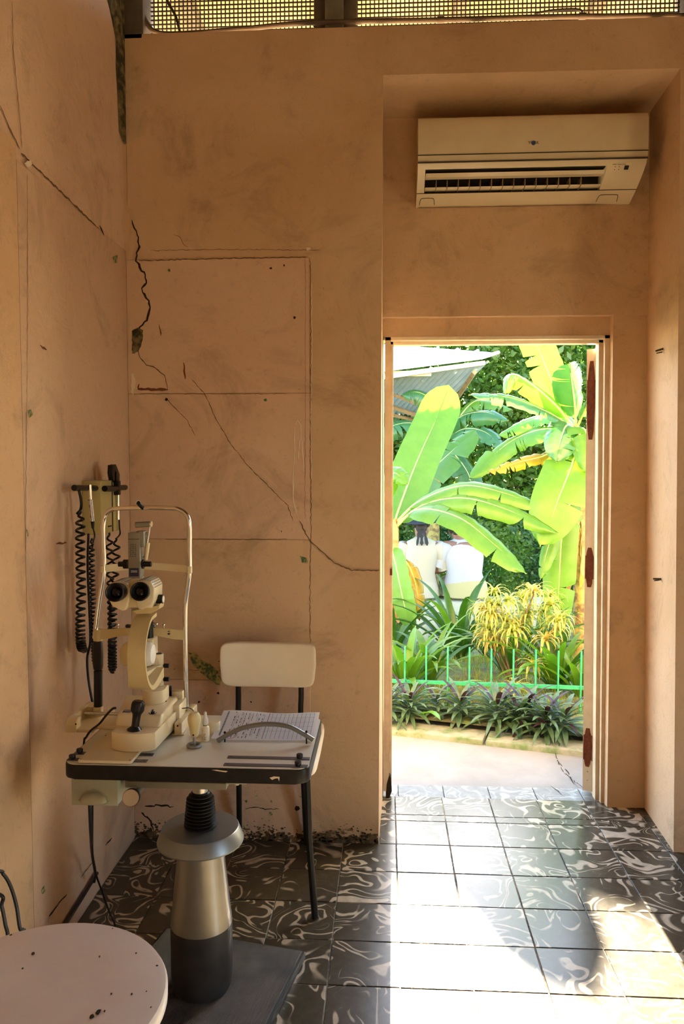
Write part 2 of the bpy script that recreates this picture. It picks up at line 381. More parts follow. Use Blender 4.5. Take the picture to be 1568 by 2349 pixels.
# cracks, chips and stains on the plaster
def wallpath(pts, Y=-.0045): return [at(x, y, Y=Y) for x, y in pts]
def sidepath(pts, X=-.9995): return [at(x, y, X=X) for x, y in pts]
NB, NL = (0, -1, 0), (1, 0, 0)
CR = [([(303, 505), (313, 528), (320, 560), (310, 598), (330, 625), (335, 650), (326, 662), (340, 690), (344, 712), (338, 735), (320, 752), (309, 775)], .007, M_CRACK),
      ([(309, 775), (318, 815), (335, 838), (352, 842), (378, 862), (385, 895)], .0035, M_HAIR),
      ([(380, 912), (400, 935), (430, 965), (448, 1000)], .0022, M_HAIR), ([(440, 870), (470, 905), (495, 960), (530, 1020), (575, 1075), (620, 1120), (660, 1160), (672, 1195)], .0024, M_HAIR),
      ([(686, 1195), (710, 1240), (735, 1262), (765, 1290), (805, 1308), (870, 1308)], .0040, M_HAIR), ([(397, 537), (415, 545), (420, 562), (432, 568)], .002, M_HAIR),
      ([(318, 598), (400, 596), (560, 592), (705, 590)], .0030, M_HAIR), ([(318, 903), (480, 904), (660, 903)], .0014, M_HAIR), ([(380, 1237), (520, 1238), (660, 1237)], .0016, M_HAIR),
      ([(711, 592), (713, 800), (712, 1000), (713, 1200), (710, 1400), (712, 1475)], .0026, M_HAIR), ([(700, 590), (700, 900), (699, 1190)], .0010, M_HAIR),
      ([(420, 1537), (520, 1539), (690, 1535)], .0014, M_HAIR), ([(345, 575), (500, 572), (735, 574)], .0018, M_HAIR),
      ([(365, 745), (369, 770)], .005, M_RUSTMARK), ([(421, 832), (425, 870)], .006, M_RUSTMARK), ([(316, 892), (340, 893), (385, 894)], .009, M_RUSTMARK), ([(319, 880), (317, 895)], .007, M_RUSTMARK),
      ([(333, 1847), (365, 1848), (398, 1850)], .006, M_CRACK), ([(325, 1862), (345, 1885), (352, 1905)], .006, M_CRACK), ([(560, 1853), (590, 1854), (640, 1856)], .003, M_CRACK)]
for pts, wd, m in CR:
    bm = BM(); ribbon(bm, jag(wallpath(pts), .010, .0018 if m is not M_CRACK else .004, NB), wd, NB); obj('crack', bm, m, wall_back, smooth=False)
def chip(pts, m, parent, side='back', name='paint_chip', depth=.0015):
    bm = BM(); P = [(at(x, y, Y=-.0045) if side == 'back' else at(x, y, X=-.9995)) for x, y in pts]
    P = jag(P+[P[0]], .008, .0030 if m is M_GREEN and len(pts) > 8 else .002, NB if side == 'back' else NL)[:-1]
    prism(bm, P, Vector(NB if side == 'back' else NL)*depth); obj(name, bm, m, parent, smooth=False)
chip([(432, 1496), (446, 1497), (462, 1512), (482, 1523), (500, 1541), (508, 1560), (503, 1573), (482, 1560), (462, 1543), (446, 1530)], M_GREEN, wall_back)
chip([(686, 1275), (704, 1280), (707, 1293), (694, 1290)], M_GREEN, wall_back)
chip([(303, 760), (316, 752), (328, 758), (326, 785), (318, 806), (303, 812)], M_BARE, wall_back)
chip([(301, 858), (308, 858), (311, 878), (305, 905), (301, 898)], M_CHIP, wall_back)
chip([(702, 568), (712, 567), (712, 574), (703, 575)], M_CHIP, wall_back)
for x, y, s in [(388, 620, 5), (621, 615, 5), (675, 729, 4.5), (382, 917, 4.5), (608, 918, 6), (686, 892, 5), (741, 662, 3), (645, 1219, 3), (683, 1165, 3), (652, 609, 3), (502, 1517, 3), (400, 1535, 3), (1, 1, 0),
                (500, 1590, 5), (470, 1602, 5), (456, 1610, 4), (660, 1620, 5), (575, 1610, 3), (728, 1735, 4), (565, 1838, 6), (622, 1838, 6), (588, 1825, 5), (682, 1855, 8), (620, 1868, 7), (598, 1905, 7), (560, 1895, 4), (690, 1828, 5), (720, 60, 3), (660, 1700, 4)]:
    s *= .72
    if s: chip([(x+s*cos(a)*random.uniform(.6, 1.1), y+s*sin(a)*random.uniform(.6, 1.1)) for a in [2*pi*k/6 for k in range(6)]], M_CRACK if random.random() < .55 else M_GREEN, wall_back, name='nail_hole')
for pts in ([(677, 975), (682, 965), (689, 975), (690, 1000), (686, 1030), (684, 1055)], [(676, 980), (675, 1050), (672, 1100), (673, 1150), (680, 1180)], [(690, 990), (696, 1060), (697, 1085)]):
    bm = BM(); ribbon(bm, jag(wallpath(pts), .02, .001, NB), .0035, NB); obj('paint_run', bm, M_CHIP, wall_back, smooth=False)
bm = BM(); ribbon(bm, jag(wallpath([(714, 640), (715, 800), (713, 960), (714, 1100)]), .02, .0012, NB), .0030, NB); obj('paint_run', bm, M_CHIP, wall_back, smooth=False)
# left wall: ledge line, open corner crack, marks
for pts, wd, m in [([(47, 350), (110, 412), (180, 480), (240, 540), (298, 596)], .006, M_HAIR), ([(0, 242), (20, 290), (45, 342)], .005, M_HAIR), ([(27, 0), (30, 120), (42, 240), (50, 340)], .003, M_HAIR),
                   ([(62, 400), (63, 700), (60, 1000), (58, 1300)], .002, M_HAIR), ([(92, 793), (107, 803)], .006, M_RUSTMARK), ([(128, 1247), (152, 1245)], .006, M_RUSTMARK),
                   ([(228, 517), (238, 540)], .008, M_CRACK), ([(112, 2102), (140, 2065), (153, 2052)], .006, M_CRACK), ([(242, 1938), (256, 1922)], .005, M_CRACK), ([(185, 2012), (212, 1978)], .004, M_HAIR)]:
    bm = BM(); ribbon(bm, jag(sidepath(pts, -.9992 if pts[0][1] > 355 else -1.0050), .012, .0018, NL), wd, NL); obj('crack', bm, m, wall_left, smooth=False)
chip([(64, 940), (70, 938), (74, 950), (68, 960)], M_GREEN, wall_left, 'left'); chip([(60, 1215), (66, 1218), (64, 1232)], M_GREEN, wall_left, 'left')
chip([(56, 372), (68, 368), (74, 378), (62, 382)], M_CHIP, wall_left, 'left'); chip([(258, 590), (268, 585), (268, 602), (262, 604)], M_GREEN, wall_left, 'left')
chip([(95, 2040), (100, 2033), (103, 2045), (97, 2050)], M_GREEN, wall_left, 'left')
bm = BM()
L_ = [(248, 0), (258, 40), (266, 90), (268, 160), (270, 220), (272, 300), (282, 325), (292, 345), (298, 400), (300, 470)]
R_ = [(281, 0), (292, 40), (300, 90), (302, 160), (302, 220), (302, 300), (302, 325), (302, 345), (302, 400), (302, 470)]
for i in range(len(L_)):
    p = at(*L_[i], X=-1.004); q = Vector((-.997, -.002, at(*R_[i], Y=0).z)); p += Vector((0, random.uniform(-.014, .012), 0))
    a, b, c = bm.verts.new(p), bm.verts.new(p.lerp(q, .5)+Vector((.004+random.uniform(0, .006), 0, 0))), bm.verts.new(q+Vector((.004, 0, 0)))
    if i: bm.faces.new((pr_[0], a, b, pr_[1])); bm.faces.new((pr_[1], b, c, pr_[2]))
    pr_ = (a, b, c)
obj('broken_corner', bm, M_BARE, wall_left, smooth=False)
# mould along the foot of the back wall
M_MOULD = mat('mould', (0.045, 0.036, 0.02), 0.95, col2=(0.20, 0.13, 0.07), nscale=30, ncon=(0.4, 0.62), spec=0.1)
bm = BM(); rm = random.Random(4)
for k in range(900):
    x = rm.uniform(-1.0, -.07); z = abs(rm.gauss(0, .020+.016*sin(x*9)**2)); s = rm.uniform(.0015, .0065)*(1.3-min(1, z/.08))
    if z < .10 and s > .001:
        bm.faces.new([bm.verts.new((min(-.068, max(-1.0, x+s*1.5*cos(q)*rm.uniform(.6, 1.3))), -.0047-.0002*(k % 5), max(.0005, z+s*sin(q)*rm.uniform(.6, 1.3)))) for q in [2*pi*i/7 for i in range(7)]])
o = obj('mould_stain', bm, M_MOULD, wall_back, smooth=False); o['kind'] = 'stuff'

# ------------------------------------------------------------------ floor of cement tiles
bm = BM(); box(bm, (-1.02, -4.6, -.14), (2.62, .425, -.0022)); floor = struct('floor', bm, M_GROUT)
TP = 0.2
tm = []
for v in range(3):
    bm = BM(); g = .0014+.0004*v; box(bm, (-.1+g, -.1+g, -.012), (.1-g, .1-g, 0), .0012, 1); finish(bm)
    me = bpy.data.meshes.new('tile'); bm.to_mesh(me); bm.free(); me.materials.append(M_TILE); tm.append(me)
def half_tile(x0, x1, y0, y1, m=M_TILE, z=0.0, parent=None):
    bm = BM(); g = .0016; cx, cy = (x0+x1)/2, (y0+y1)/2
    box(bm, (x0+g-cx, y0+g-cy, -.012), (x1-g-cx, y1-g-cy, 0), .0012, 1); finish(bm)
    me = bpy.data.meshes.new('tile'); bm.to_mesh(me); bm.free(); me.materials.append(m)
    o = bpy.data.objects.new('tile', me); COL.objects.link(o); o.location = (cx, cy, z); o.parent = parent or floor
far = BM()
for i in range(-5, 13):
    for j in range(0, 23):
        x, y = TP*(i+.5), -TP*(j+.5)
        if j < 11 and i < 9:
            o = bpy.data.objects.new('tile', random.choice(tm)); COL.objects.link(o); o.parent = floor
            o.location = (x+random.uniform(-.0006, .0006), y+random.uniform(-.0006, .0006), random.uniform(-.0008, .0006))
            o.rotation_euler = (random.uniform(-.003, .003), random.uniform(-.003, .003), random.uniform(-.002, .002)+random.choice((0, pi/2, pi, -pi/2)))
        else:
            box(far, (x-.0985, y-.0985, -.012), (x+.0985, y+.0985, 0))
o = obj('tile', far, M_TILE, floor, smooth=False); o['kind'] = 'stuff'
for i in range(-1, 6):                                             # rows inside the door recess
    x0, x1 = max(-.062, TP*i), min(1.05, TP*(i+1))
    half_tile(x0, x1, 0, .194); half_tile(x0, x1, .194, .248); half_tile(x0, x1, .248, .424)

# ------------------------------------------------------------------ door: frame, leaf swung outwards
door = thing('door_1', None, None, (.84, .45, 0)); door['kind'] = 'structure'
def stile(x0, x1, xi, z1):
    bm = BM(); box(bm, (x0, .402, 0), (x1, .475, z1), .002)
    return bm
bm = BM(); hexa(bm, [(-.05, .402, .03), (-.026, .402, .03), (-.026, .475, .03), (-.05, .475, .03)], [(-.05, .402, 1.957), (-.026, .402, 1.957), (-.026, .475, 1.957), (-.05, .475, 1.957)])
box(bm, (-.03, .43, .04), (-.0145, .475, 1.957), .002); obj('door_frame', bm, M_WOOD, door)
bm = BM(); hexa(bm, [(.866, .402, .0), (.884, .402, .0), (.884, .475, .0), (.866, .475, .0)], [(.846, .402, 1.957), (.868, .402, 1.957), (.868, .475, 1.957), (.846, .475, 1.957)])
hexa(bm, [(.851, .43, .0), (.868, .43, .0), (.868, .475, .0), (.851, .475, .0)], [(.829, .43, 1.957), (.848, .43, 1.957), (.848, .475, 1.957), (.829, .475, 1.957)])
obj('door_frame', bm, M_WOOD, door)
bm = BM(); box(bm, (-.05, .402, 1.942), (.868, .475, 1.9575), .0015); box(bm, (-.03, .43, 1.929), (.85, .475, 1.944), .0015); obj('door_head', bm, M_WOODIN, door)
bm = BM(); prism(bm, [(-.026, .401, .10), (-.018, .401, .09), (-.014, .401, .03), (-.025, .401, .0), (-.04, .401, .0), (-.036, .401, .06)], (0, .06, 0)); obj('rotten_foot', bm, M_CRACK, door, smooth=False)
bm = BM(); box(bm, (-.0265, .4005, .962), (-.0155, .428, .99), .001); obj('strike_plate', bm, M_RUST, door)
LA = radians(24); piv = Vector((.853, .488, 0)); dl = Vector((sin(LA), cos(LA), 0)); nl = Vector((-cos(LA), sin(LA), 0))
def leafp(a, b, z): return piv+dl*a+nl*b+Vector((0, 0, z))
bm = BM()
hexa(bm, [leafp(0, .0, .012), leafp(0, .040, .012), leafp(.80, .040, .012), leafp(.80, .0, .012)], [leafp(0, .0, 1.915)+Vector((-.016, 0, 0)), leafp(0, .040, 1.915)+Vector((-.016, 0, 0)), leafp(.80, .040, 1.915), leafp(.80, .0, 1.915)])
leaf_o = obj('door_leaf', bm, M_WOODIN, door)
for zc, hh in ((1.735, .05), (.99, .05), (.205, .055)):
    dx = Vector((-.016*zc/1.915, 0, 0)); bm = BM()
    hexa(bm, [leafp(-.0022, .004, zc-hh)+dx, leafp(-.0022, .038, zc-hh)+dx, leafp(.001, .038, zc-hh)+dx, leafp(.001, .004, zc-hh)+dx], [leafp(-.0022, .004, zc+hh)+dx, leafp(-.0022, .038, zc+hh)+dx, leafp(.001, .038, zc+hh)+dx, leafp(.001, .004, zc+hh)+dx])
    cyl(bm, leafp(-.004, -.003, zc-hh)+dx, leafp(-.004, -.003, zc+hh)+dx, .005)
    for dz in (-.035, 0, .035):
        cyl(bm, leafp(-.001, .02, zc+dz)+dx, leafp(-.0035, .02, zc+dz)+dx, .004, seg=8)
    obj('hinge', bm, M_RUST, leaf_o)
    z0, z1 = (zc-.20, zc+.13) if zc > 1.5 else (zc-.085, zc+.085)
    n = 10; ed = [(z0+(z1-z0)*i/n) for i in range(n+1)]; A = []; Bq = []
    for i, z in enumerate(ed):
        t = sin(pi*(i+.4)/(n+.8))**.35; A.append(leafp(-.0006, .021+.017*t*random.uniform(.8, 1), z)+dx); Bq.append(leafp(-.0006, .021-.019*t*random.uniform(.8, 1), z)+dx)
    bm = BM(); va = [bm.verts.new(p) for p in A]; vb = [bm.verts.new(p) for p in Bq]
    for i in range(n): bm.faces.new((va[i], va[i+1], vb[i+1], vb[i]))
    obj('rust_stain', bm, M_RUST, leaf_o, smooth=False)
bm = BM()
for z, s in ((.150, .004), (.142, .003), (.12, .002), (.098, .002), (.06, .0015)): cyl(bm, leafp(-.001, .02, z), leafp(.001, .02, z), s, seg=7)
obj('nail_hole', bm, M_CRACK, leaf_o)
# two old hooks on the right side of the recess
for (px, py, X, dz) in ((1522, 805, 1.0, .012), (1516, 1328, 1.012, -.002)):
    p = at(px, py, X=X); t = thing('wall_hook', 'broken metal peg sticking out of the plaster %s' % ('high on the wall right of the door' if dz > 0 else 'at door-hinge height right of the door'), 'hook', (X+.006, p.y, p.z))
    bm = BM(); cyl(bm, (X+.012, p.y, p.z+dz), (X-.030, p.y+.003, p.z), .005, .0035, 8); cyl(bm, (X-.006, p.y, p.z-.004), (X-.026, p.y+.004, p.z-.008), .003, .002, 6)
    obj('peg', bm, mat('old_iron', (0.10, 0.08, 0.06), 0.6, metal=0.5), t)

# ------------------------------------------------------------------ mesh opening above the wall, with its post and conduit
win = thing('window_1', None, None, (0, .1, WT)); win['kind'] = 'structure'
bm = BM()
x = -.93
while x < 2.6:
    box(bm, (x-.0021, .098, WT-.03), (x+.0021, .102, 3.56)); x += .0158
z = WT-.01
while z < 3.55:
    box(bm, (-.94, .094, z-.0021), (2.6, .0985, z+.0021)); z += .0158
o = obj('wire_mesh', bm, M_WIRE, win, smooth=False); o['kind'] = 'stuff'
bm = BM(); box(bm, (-1.02, .0, WT-.02), (-.925, .14, 3.56), .006); obj('frame_post', bm, M_DARKWOOD, win)
bm = BM(); box(bm, (-.314, .075, WT-.02), (-.272, .15, 3.56), .003); box(bm, (-.205, .08, WT-.02), (-.156, .15, 3.56), .003); obj('frame_post', bm, M_DARKWOOD, win)
bm = BM(); box(bm, (-.272, .06, WT-.02), (-.205, .15, 3.56), .003); obj('frame_post', bm, M_GREYWOOD, win)
bm = BM(); box(bm, (1.0, .05, WT-.02), (1.03, .14, 3.56), .003); obj('frame_post', bm, M_DARKWOOD, win)
M_PIPE = mat('painted_conduit', (0.085, 0.06, 0.036), 0.55, col2=(0.12, 0.085, 0.055), nscale=20)
cd = thing('conduit_pipe', 'brown painted conduit pipe running along the top of the wall under the wire mesh', 'pipe', (0, .02, WT))
bm = BM(); tube(bm, smooth_path([at(322, -60, Y=.03), at(326, 20, Y=.03), at(338, 55, Y=.03), at(365, 76, Y=.03), at(440, 76, Y=.03), at(560, 66, Y=.03), at(720, 52, Y=.03), at(1000, 46, Y=.03), at(1300, 38, Y=.03), at(1700, 36, Y=.03)], 8), .0088, 10); obj('pipe', bm, M_PIPE, cd)
for px, py in ((822, 49), (1335, 37), (1010, 45.5)):
    p = at(px, py, Y=.03); bm = BM(); cyl(bm, p-Vector((.012, 0, 0)), p+Vector((.012, 0, 0)), .011); obj('clip', bm, M_PIPE, cd)
tag(obj('wire_cable', (lambda b: (tube(b, smooth_path([at(372, -60, Y=.05), at(383, 0, Y=.05), at(402, 36, Y=.05), at(414, 80, Y=.05)], 6), .005, 8), b)[1])(BM()), M_WIRE), 'black cable hanging down in front of the mesh near the left corner', 'cable')
tag(obj('wire_cable', (lambda b: (tube(b, smooth_path([at(1225, 31, Y=.05), at(1265, 24, Y=.05), at(1310, 21, Y=.05), at(1332, 24, Y=.05), at(1334, 36, Y=.05)], 6), .004, 8), b)[1])(BM()), M_WIRE), 'short bent cable end on the conduit pipe above the air conditioner', 'cable')

# added roof overhang outside, keeping sky light off the mesh opening
bm = BM(); hexa(bm, [(-4, .56, 3.62), (6, .56, 3.62), (6, 1.2, 3.50), (-4, 1.2, 3.50)], [(-4, .56, 3.70), (6, .56, 3.70), (6, 1.2, 3.58), (-4, 1.2, 3.58)]); added_eave = struct('roof', bm, mat('added_eave_boards', (0.40, 0.38, 0.26), 0.8, col2=(0.27, 0.29, 0.16), nscale=3))
for k in range(7):
    x = -1.6+k*.62; bm = BM(); hexa(bm, [(x, .56, 3.53), (x+.05, .56, 3.53), (x+.05, 1.19, 3.41), (x, 1.19, 3.41)], [(x, .56, 3.62), (x+.05, .56, 3.62), (x+.05, 1.19, 3.51), (x, 1.19, 3.51)]); obj('rafter', bm, M_GREYWOOD, added_eave)

# ------------------------------------------------------------------ materials of the furniture
M_CREAM = mat('cream_enamel', (0.76, 0.67, 0.45), 0.28, col2=(0.71, 0.61, 0.39), nscale=12, coat=0.15)
M_CREAM2 = mat('aged_cream_enamel', (0.62, 0.51, 0.27), 0.35, col2=(0.56, 0.45, 0.22), nscale=10, coat=0.1)
M_IVORY = mat('ivory_plastic', (0.74, 0.68, 0.50), 0.38)
M_BLACK = mat('black_plastic', (0.006, 0.006, 0.007), 0.35, spec=0.35)
M_BLACKP = mat('black_paint_metal', (0.007, 0.0065, 0.006), 0.45, spec=0.3, col2=(0.012, 0.011, 0.010), nscale=40)
M_RUBBER = mat('black_rubber', (0.007, 0.006, 0.006), 0.5, spec=0.35)
M_CHROME = mat('chrome', (0.75, 0.73, 0.68), 0.09, metal=1.0)
M_STEEL = mat('brushed_steel', (0.55, 0.53, 0.50), 0.3, metal=1.0)
M_ALU = mat('grey_aluminium', (0.27, 0.29, 0.29), 0.40, metal=0.7)
M_COLSILVER = mat('worn_silver_paint', (0.30, 0.28, 0.24), 0.32, metal=0.7, col2=(0.28, 0.26, 0.23), nscale=30)
M_COLBLACK = mat('scuffed_black_paint', (0.020, 0.020, 0.021), 0.42, col2=(0.034, 0.033, 0.034), nscale=14, bump=0.1)
M_LAM = mat('grey_laminate', (0.70, 0.70, 0.61), 0.34, col2=(0.66, 0.65, 0.55), nscale=9)
M_STRIP = mat('slate_metal', (0.13, 0.13, 0.15), 0.4, metal=0.5)
M_ACW = mat('yellowed_white_plastic', (0.72, 0.64, 0.44), 0.30, col2=(0.66, 0.57, 0.37), nscale=6, coat=0.2)
M_ACD = mat('vent_dark', (0.03, 0.025, 0.018), 0.7)
M_SEAT = mat('white_vinyl', (0.88, 0.80, 0.64), 0.38, col2=(0.84, 0.75, 0.58), nscale=6)
M_GREYMET = mat('grey_instrument_enamel', (0.24, 0.22, 0.17), 0.4, col2=(0.20, 0.185, 0.14), nscale=20)
M_BLUEINK = mat('navy_label', (0.015, 0.02, 0.07), 0.4)
M_LETTER = mat('white_lettering', (0.75, 0.74, 0.70), 0.5)
M_INK = mat('black_ink', (0.03, 0.03, 0.04), 0.7)
M_GLASS = mat('dark_lens', (0.003, 0.003, 0.005), 0.12, spec=0.25)

def superell(bm, c, hx, hy, hz, e1=0.3, e2=0.3, seg=28, rings=14, fn=None):
    """rounded-box solid; fn may bend the points"""
    sp = lambda v, e: math.copysign(abs(v)**e, v)
    c = Vector(c); rows = []
    for i in range(rings+1):
        t = -pi/2+pi*i/rings
        ct, st = sp(cos(t), e1), sp(sin(t), e1)
        row = []
        for k in range(seg):
            a = 2*pi*k/seg
            p = Vector((hx*ct*sp(cos(a), e2), hy*ct*sp(sin(a), e2), hz*st))
            row.append(p)
        rows.append([row[0]] if i in (0, rings) else row)
    R = [[bm.verts.new((fn(p) if fn else p)+c) for p in r] for r in rows]
    for a, b in zip(R, R[1:]):
        for k in range(seg):
            k2 = (k+1) % seg
            if len(a) == 1: bm.faces.new((a[0], b[k2], b[k]))
            elif len(b) == 1: bm.faces.new((a[k], a[k2], b[0]))
            else: bm.faces.new((a[k], a[k2], b[k2], b[k]))

# ------------------------------------------------------------------ air conditioner
ac = thing('air_conditioner', 'yellowed white split air conditioner mounted high in the recess above the door', 'air conditioner', (.5, .3, 2.46))
full = [(.356, 2.745), (.20, 2.742), (.172, 2.733), (.160, 2.715), (.156, 2.66), (.157, 2.60), (.162, 2.572), (.172, 2.552)]
low = [(.285, 2.484), (.312, 2.474), (.338, 2.464), (.356, 2.462)]
mid_solid = [(.198, 2.530), (.24, 2.506)]
mid_open = [(.178, 2.547), (.24, 2.565), (.33, 2.56), (.33, 2.50), (.272, 2.489)]
def acseg(bm, x0, x1, prof, x0b=None, x1b=None):
    A = [bm.verts.new((x0, y, z)) for y, z in prof]
    B = [bm.verts.new((x1 if x1b is None else x1+(x1b-x1)*max(0, (2.56-z)/.1), y, z)) for y, z in prof]
    n = len(A); bm.faces.new(A); bm.faces.new(B[::-1])
    for i in range(n): bm.faces.new((A[i], A[(i+1) % n], B[(i+1) % n], B[i]))
bm = BM(); acseg(bm, .072, .101, full+mid_solid+low); acseg(bm, .101, .778, full+mid_open+low); acseg(bm, .778, .922, full+mid_solid+low, x1b=.915)
bmesh.ops.remove_doubles(bm, verts=bm.verts, dist=1e-5)
obj('housing', bm, M_ACW, ac)
bm = BM(); prism(bm, [(.1025, .186, 2.5478), (.1025, .24, 2.5640), (.1025, .3305, 2.5592), (.1025, .3305, 2.4990), (.1025, .292, 2.4915), (.1025, .292, 2.545), (.1025, .24, 2.5490)], (.674, 0, 0)); obj('vent_dark_liner', bm, M_ACD, ac)  # dark liner over the cream inside, standing for the shade in the vent
bm = BM()
for z in (2.592, 2.566): box(bm, (.0715, .1555, z-.0012), (.9225, .20, z+.0012))
box(bm, (.0715, .27, 2.4895), (.917, .30, 2.4912)); obj('seam', bm, M_ACD, ac)
bm = BM(); prism(bm, [(.103, .192, 2.5375), (.103, .235, 2.541), (.103, .232, 2.528), (.103, .200, 2.5255)], (.672, 0, 0), .002); obj('louver', bm, M_ACW, ac)
bm = BM(); prism(bm, [(.103, .244, 2.5035), (.103, .285, 2.5045), (.103, .285, 2.501), (.103, .250, 2.4995)], (.672, 0, 0), .0015); obj('louver', bm, M_ACW, ac)
for k in range(14):
    bm = BM(); x = .145+k*.0425; box(bm, (x, .235, 2.497), (x+.0022, .30, 2.528)); obj('vane', bm, mat('vane_plastic', (0.30, 0.24, 0.15), 0.5), ac)
bm = BM(); hexa(bm, [(.80, .1985, 2.5295), (.868, .1985, 2.5295), (.868, .206, 2.531), (.80, .206, 2.531)], [(.80, .1705, 2.553), (.868, .1705, 2.553), (.868, .18, 2.556), (.80, .18, 2.556)])
panel = obj('control_panel', bm, mat('panel_cream', (0.66, 0.57, 0.38), 0.4), ac)
pn = Vector((0, -(.553-.5295), -(.1985-.1705))).normalized(); pv = Vector((0, -(.1985-.1705), (.553-.5295))).normalized(); pc = Vector((.834, .1845, 2.54125))
bm = BM(); q = pc+Vector((.018, 0, 0))+pn*.0006
prism(bm, [q+Vector((sx*.008, 0, 0))+pv*sy*.008 for sx, sy in ((-1, -1), (1, -1), (1, 1), (-1, 1))], pn*.001); obj('display', bm, M_BLACK, panel)
bm = BM()
for sx in (-.024, -.009):
    for sy in (-.007, .004): cyl(bm, pc+Vector((sx, 0, 0))+pv*sy, pc+Vector((sx, 0, 0))+pv*sy+pn*.001, .0016, seg=8)
obj('indicator', bm, M_BLACK, panel)
lettering('lettering', 'TIMER  OPERATION', .0056, pc+Vector((-.012, 0, 0))+pv*.0128+pn*.0006, (1, 0, 0), pv, M_INK, panel)
bm = BM(); lg = at(1223, 328, Y=.156)
prism(bm, [lg+Vector((.0075*cos(a), 0, .0085*sin(a))) for a in [2*pi*k/16 for k in range(16)]], (0, -.0012, 0)); bd = obj('badge', bm, mat('badge_blue', (0.06, 0.13, 0.38), 0.4), ac)
lettering('lettering', 'YORK', .0150, lg+Vector((0, -.0022, 0)), (1, 0, 0), (0, 0, 1), M_INK, bd)
for x0, x1 in ((.085, .145), (.78, .86)):
    bm = BM(); s = [(x0, .2835, 2.4835), (x0, .338, 2.4625), (x0+.008, .338, 2.4625)]
    tube(bm, smooth_path([(x0, .330, 2.4655), (x0+.004, .300, 2.477), (x0+.016, .294, 2.4795), (x1-.016, .294, 2.4795), (x1-.004, .300, 2.477), (x1, .330, 2.4655)], 4), .0011, 5); obj('latch_outline', bm, M_ACD, ac)

# ------------------------------------------------------------------ instrument table
TX, TY, TZ = -.530, -.865, .700
tb = thing('instrument_table', 'ophthalmic instrument table with black edged grey top on a bellows column', 'table', (TX, TY, 0))
m = bpy.data.materials.new('ribbed_rubber'); m.use_nodes = True; nt = m.node_tree; p = nt.nodes['Principled BSDF']; p.inputs['Base Color'].default_value = (.036, .034, .033, 1); p.inputs['Roughness'].default_value = .55; p.inputs['Specular IOR Level'].default_value = .35
tc = nn(nt, 'ShaderNodeTexCoord'); mp = nn(nt, 'ShaderNodeMapping'); mp.inputs['Rotation'].default_value = (0, 0, radians(11))
wv = nn(nt, 'ShaderNodeTexWave', Scale=105.0); b_ = nn(nt, 'ShaderNodeBump', Strength=0.8, Distance=0.002)
nt.links.new(tc.outputs['Object'], mp.inputs[0]); nt.links.new(mp.outputs[0], wv.inputs[0]); nt.links.new(wv.outputs['Fac'], b_.inputs['Height']); nt.links.new(b_.outputs[0], p.inputs['Normal'])
n_ = nn(nt, 'ShaderNodeTexNoise', Scale=9.0, Detail=6.0); r_p = nn(nt, 'ShaderNodeValToRGB'); r_p.color_ramp.elements[0].position = .4; r_p.color_ramp.elements[0].color = (.045, .042, .041, 1); r_p.color_ramp.elements[1].position = .66; r_p.color_ramp.elements[1].color = (.13, .115, .10, 1)
nt.links.new(tc.outputs['Object'], n_.inputs[0]); nt.links.new(n_.outputs['Fac'], r_p.inputs[0]); nt.links.new(r_p.outputs[0], p.inputs['Base Color'])
M_RIB = m
FR, FL = Vector((-.271, -.695)), Vector((-.705, -.606)); dn = Vector((-.112, -.545))
def plate(ins): 
    u = (FR-FL).normalized(); v = dn.normalized()
    return [FR-u*ins+v*ins, FL+u*ins+v*ins, FL+dn+u*ins-v*ins, FR+dn-u*ins-v*ins]
bm = BM(); slab(bm, [(q.x, q.y) for q in plate(0)], .0, .026, .004); obj('base_plate', bm, M_BLACKP, tb)
bm = BM(); slab(bm, [(q.x, q.y) for q in plate(.007)], .022, .029, .002, 1); obj('foot_mat', bm, M_RIB, tb)
bm = BM(); lathe(bm, [(.066, .029), (.074, .033), (.079, .045), (.0815, .075), (.0815, .19), (.0812, .2085)], (TX, TY, 0), seg=48); obj('column_base', bm, M_COLBLACK, tb)
bm = BM(); lathe(bm, [(.0812, .208), (.0795, .226), (.0775, .24), (.0625, .385), (.061, .44)], (TX, TY, 0), seg=48); obj('column_sleeve', bm, M_COLSILVER, tb)
bm = BM(); lathe(bm, [(.058, .438), (.106, .428), (.1125, .430), (.1135, .434), (.101, .466), (.099, .468), (.0, .469)], (TX, TY, 0), seg=56); obj('column_collar', bm, M_ALU, tb)
bm = BM(); pf = [(.036, .468)]
for k in range(10):
    z = .470+k*.0088; r = .0435-.0009*k-(.005 if k == 9 else 0); pf += [(r-.008, z), (r, z+.0030), (r, z+.0048), (r-.008, z+.0084)]
pf += [(.025, .559), (.0225, .563)]
lathe(bm, pf, (TX, TY, 0), seg=36); obj('bellows', bm, M_RUBBER, tb)
bm = BM(); cyl(bm, (TX, TY, .555), (TX, TY, .622), .0205, seg=28); obj('lift_rod', bm, M_STEEL, tb)
bm = BM(); box(bm, (-.69, -.985, .619), (-.435, -.75, .636), .002); box(bm, (-.675, -.975, .634), (-.44, -.76, .665), .002); obj('lift_carriage', bm, M_GREYMET, tb)
bm = BM(); box(bm, (-.437, -.985, .634), (-.385, -.94, .665), .002); obj('carriage_block', bm, mat('grey_green_paint', (0.36, 0.36, 0.28), 0.5), tb)
bm = BM(); ball(bm, (-.412, -.965, .629), .0075, 12, 8, (1, 1, .7)); obj('rubber_foot', bm, M_IVORY, tb)
X0, X1, Y0, Y1 = -.824, -.224, -1.046, -.660
bm = BM(); slab(bm, rrect(X0, Y0, X1, Y1, .032, 7), .6635, .6985, .0035, 2); obj('edge_band', bm, M_BLACKP, tb)
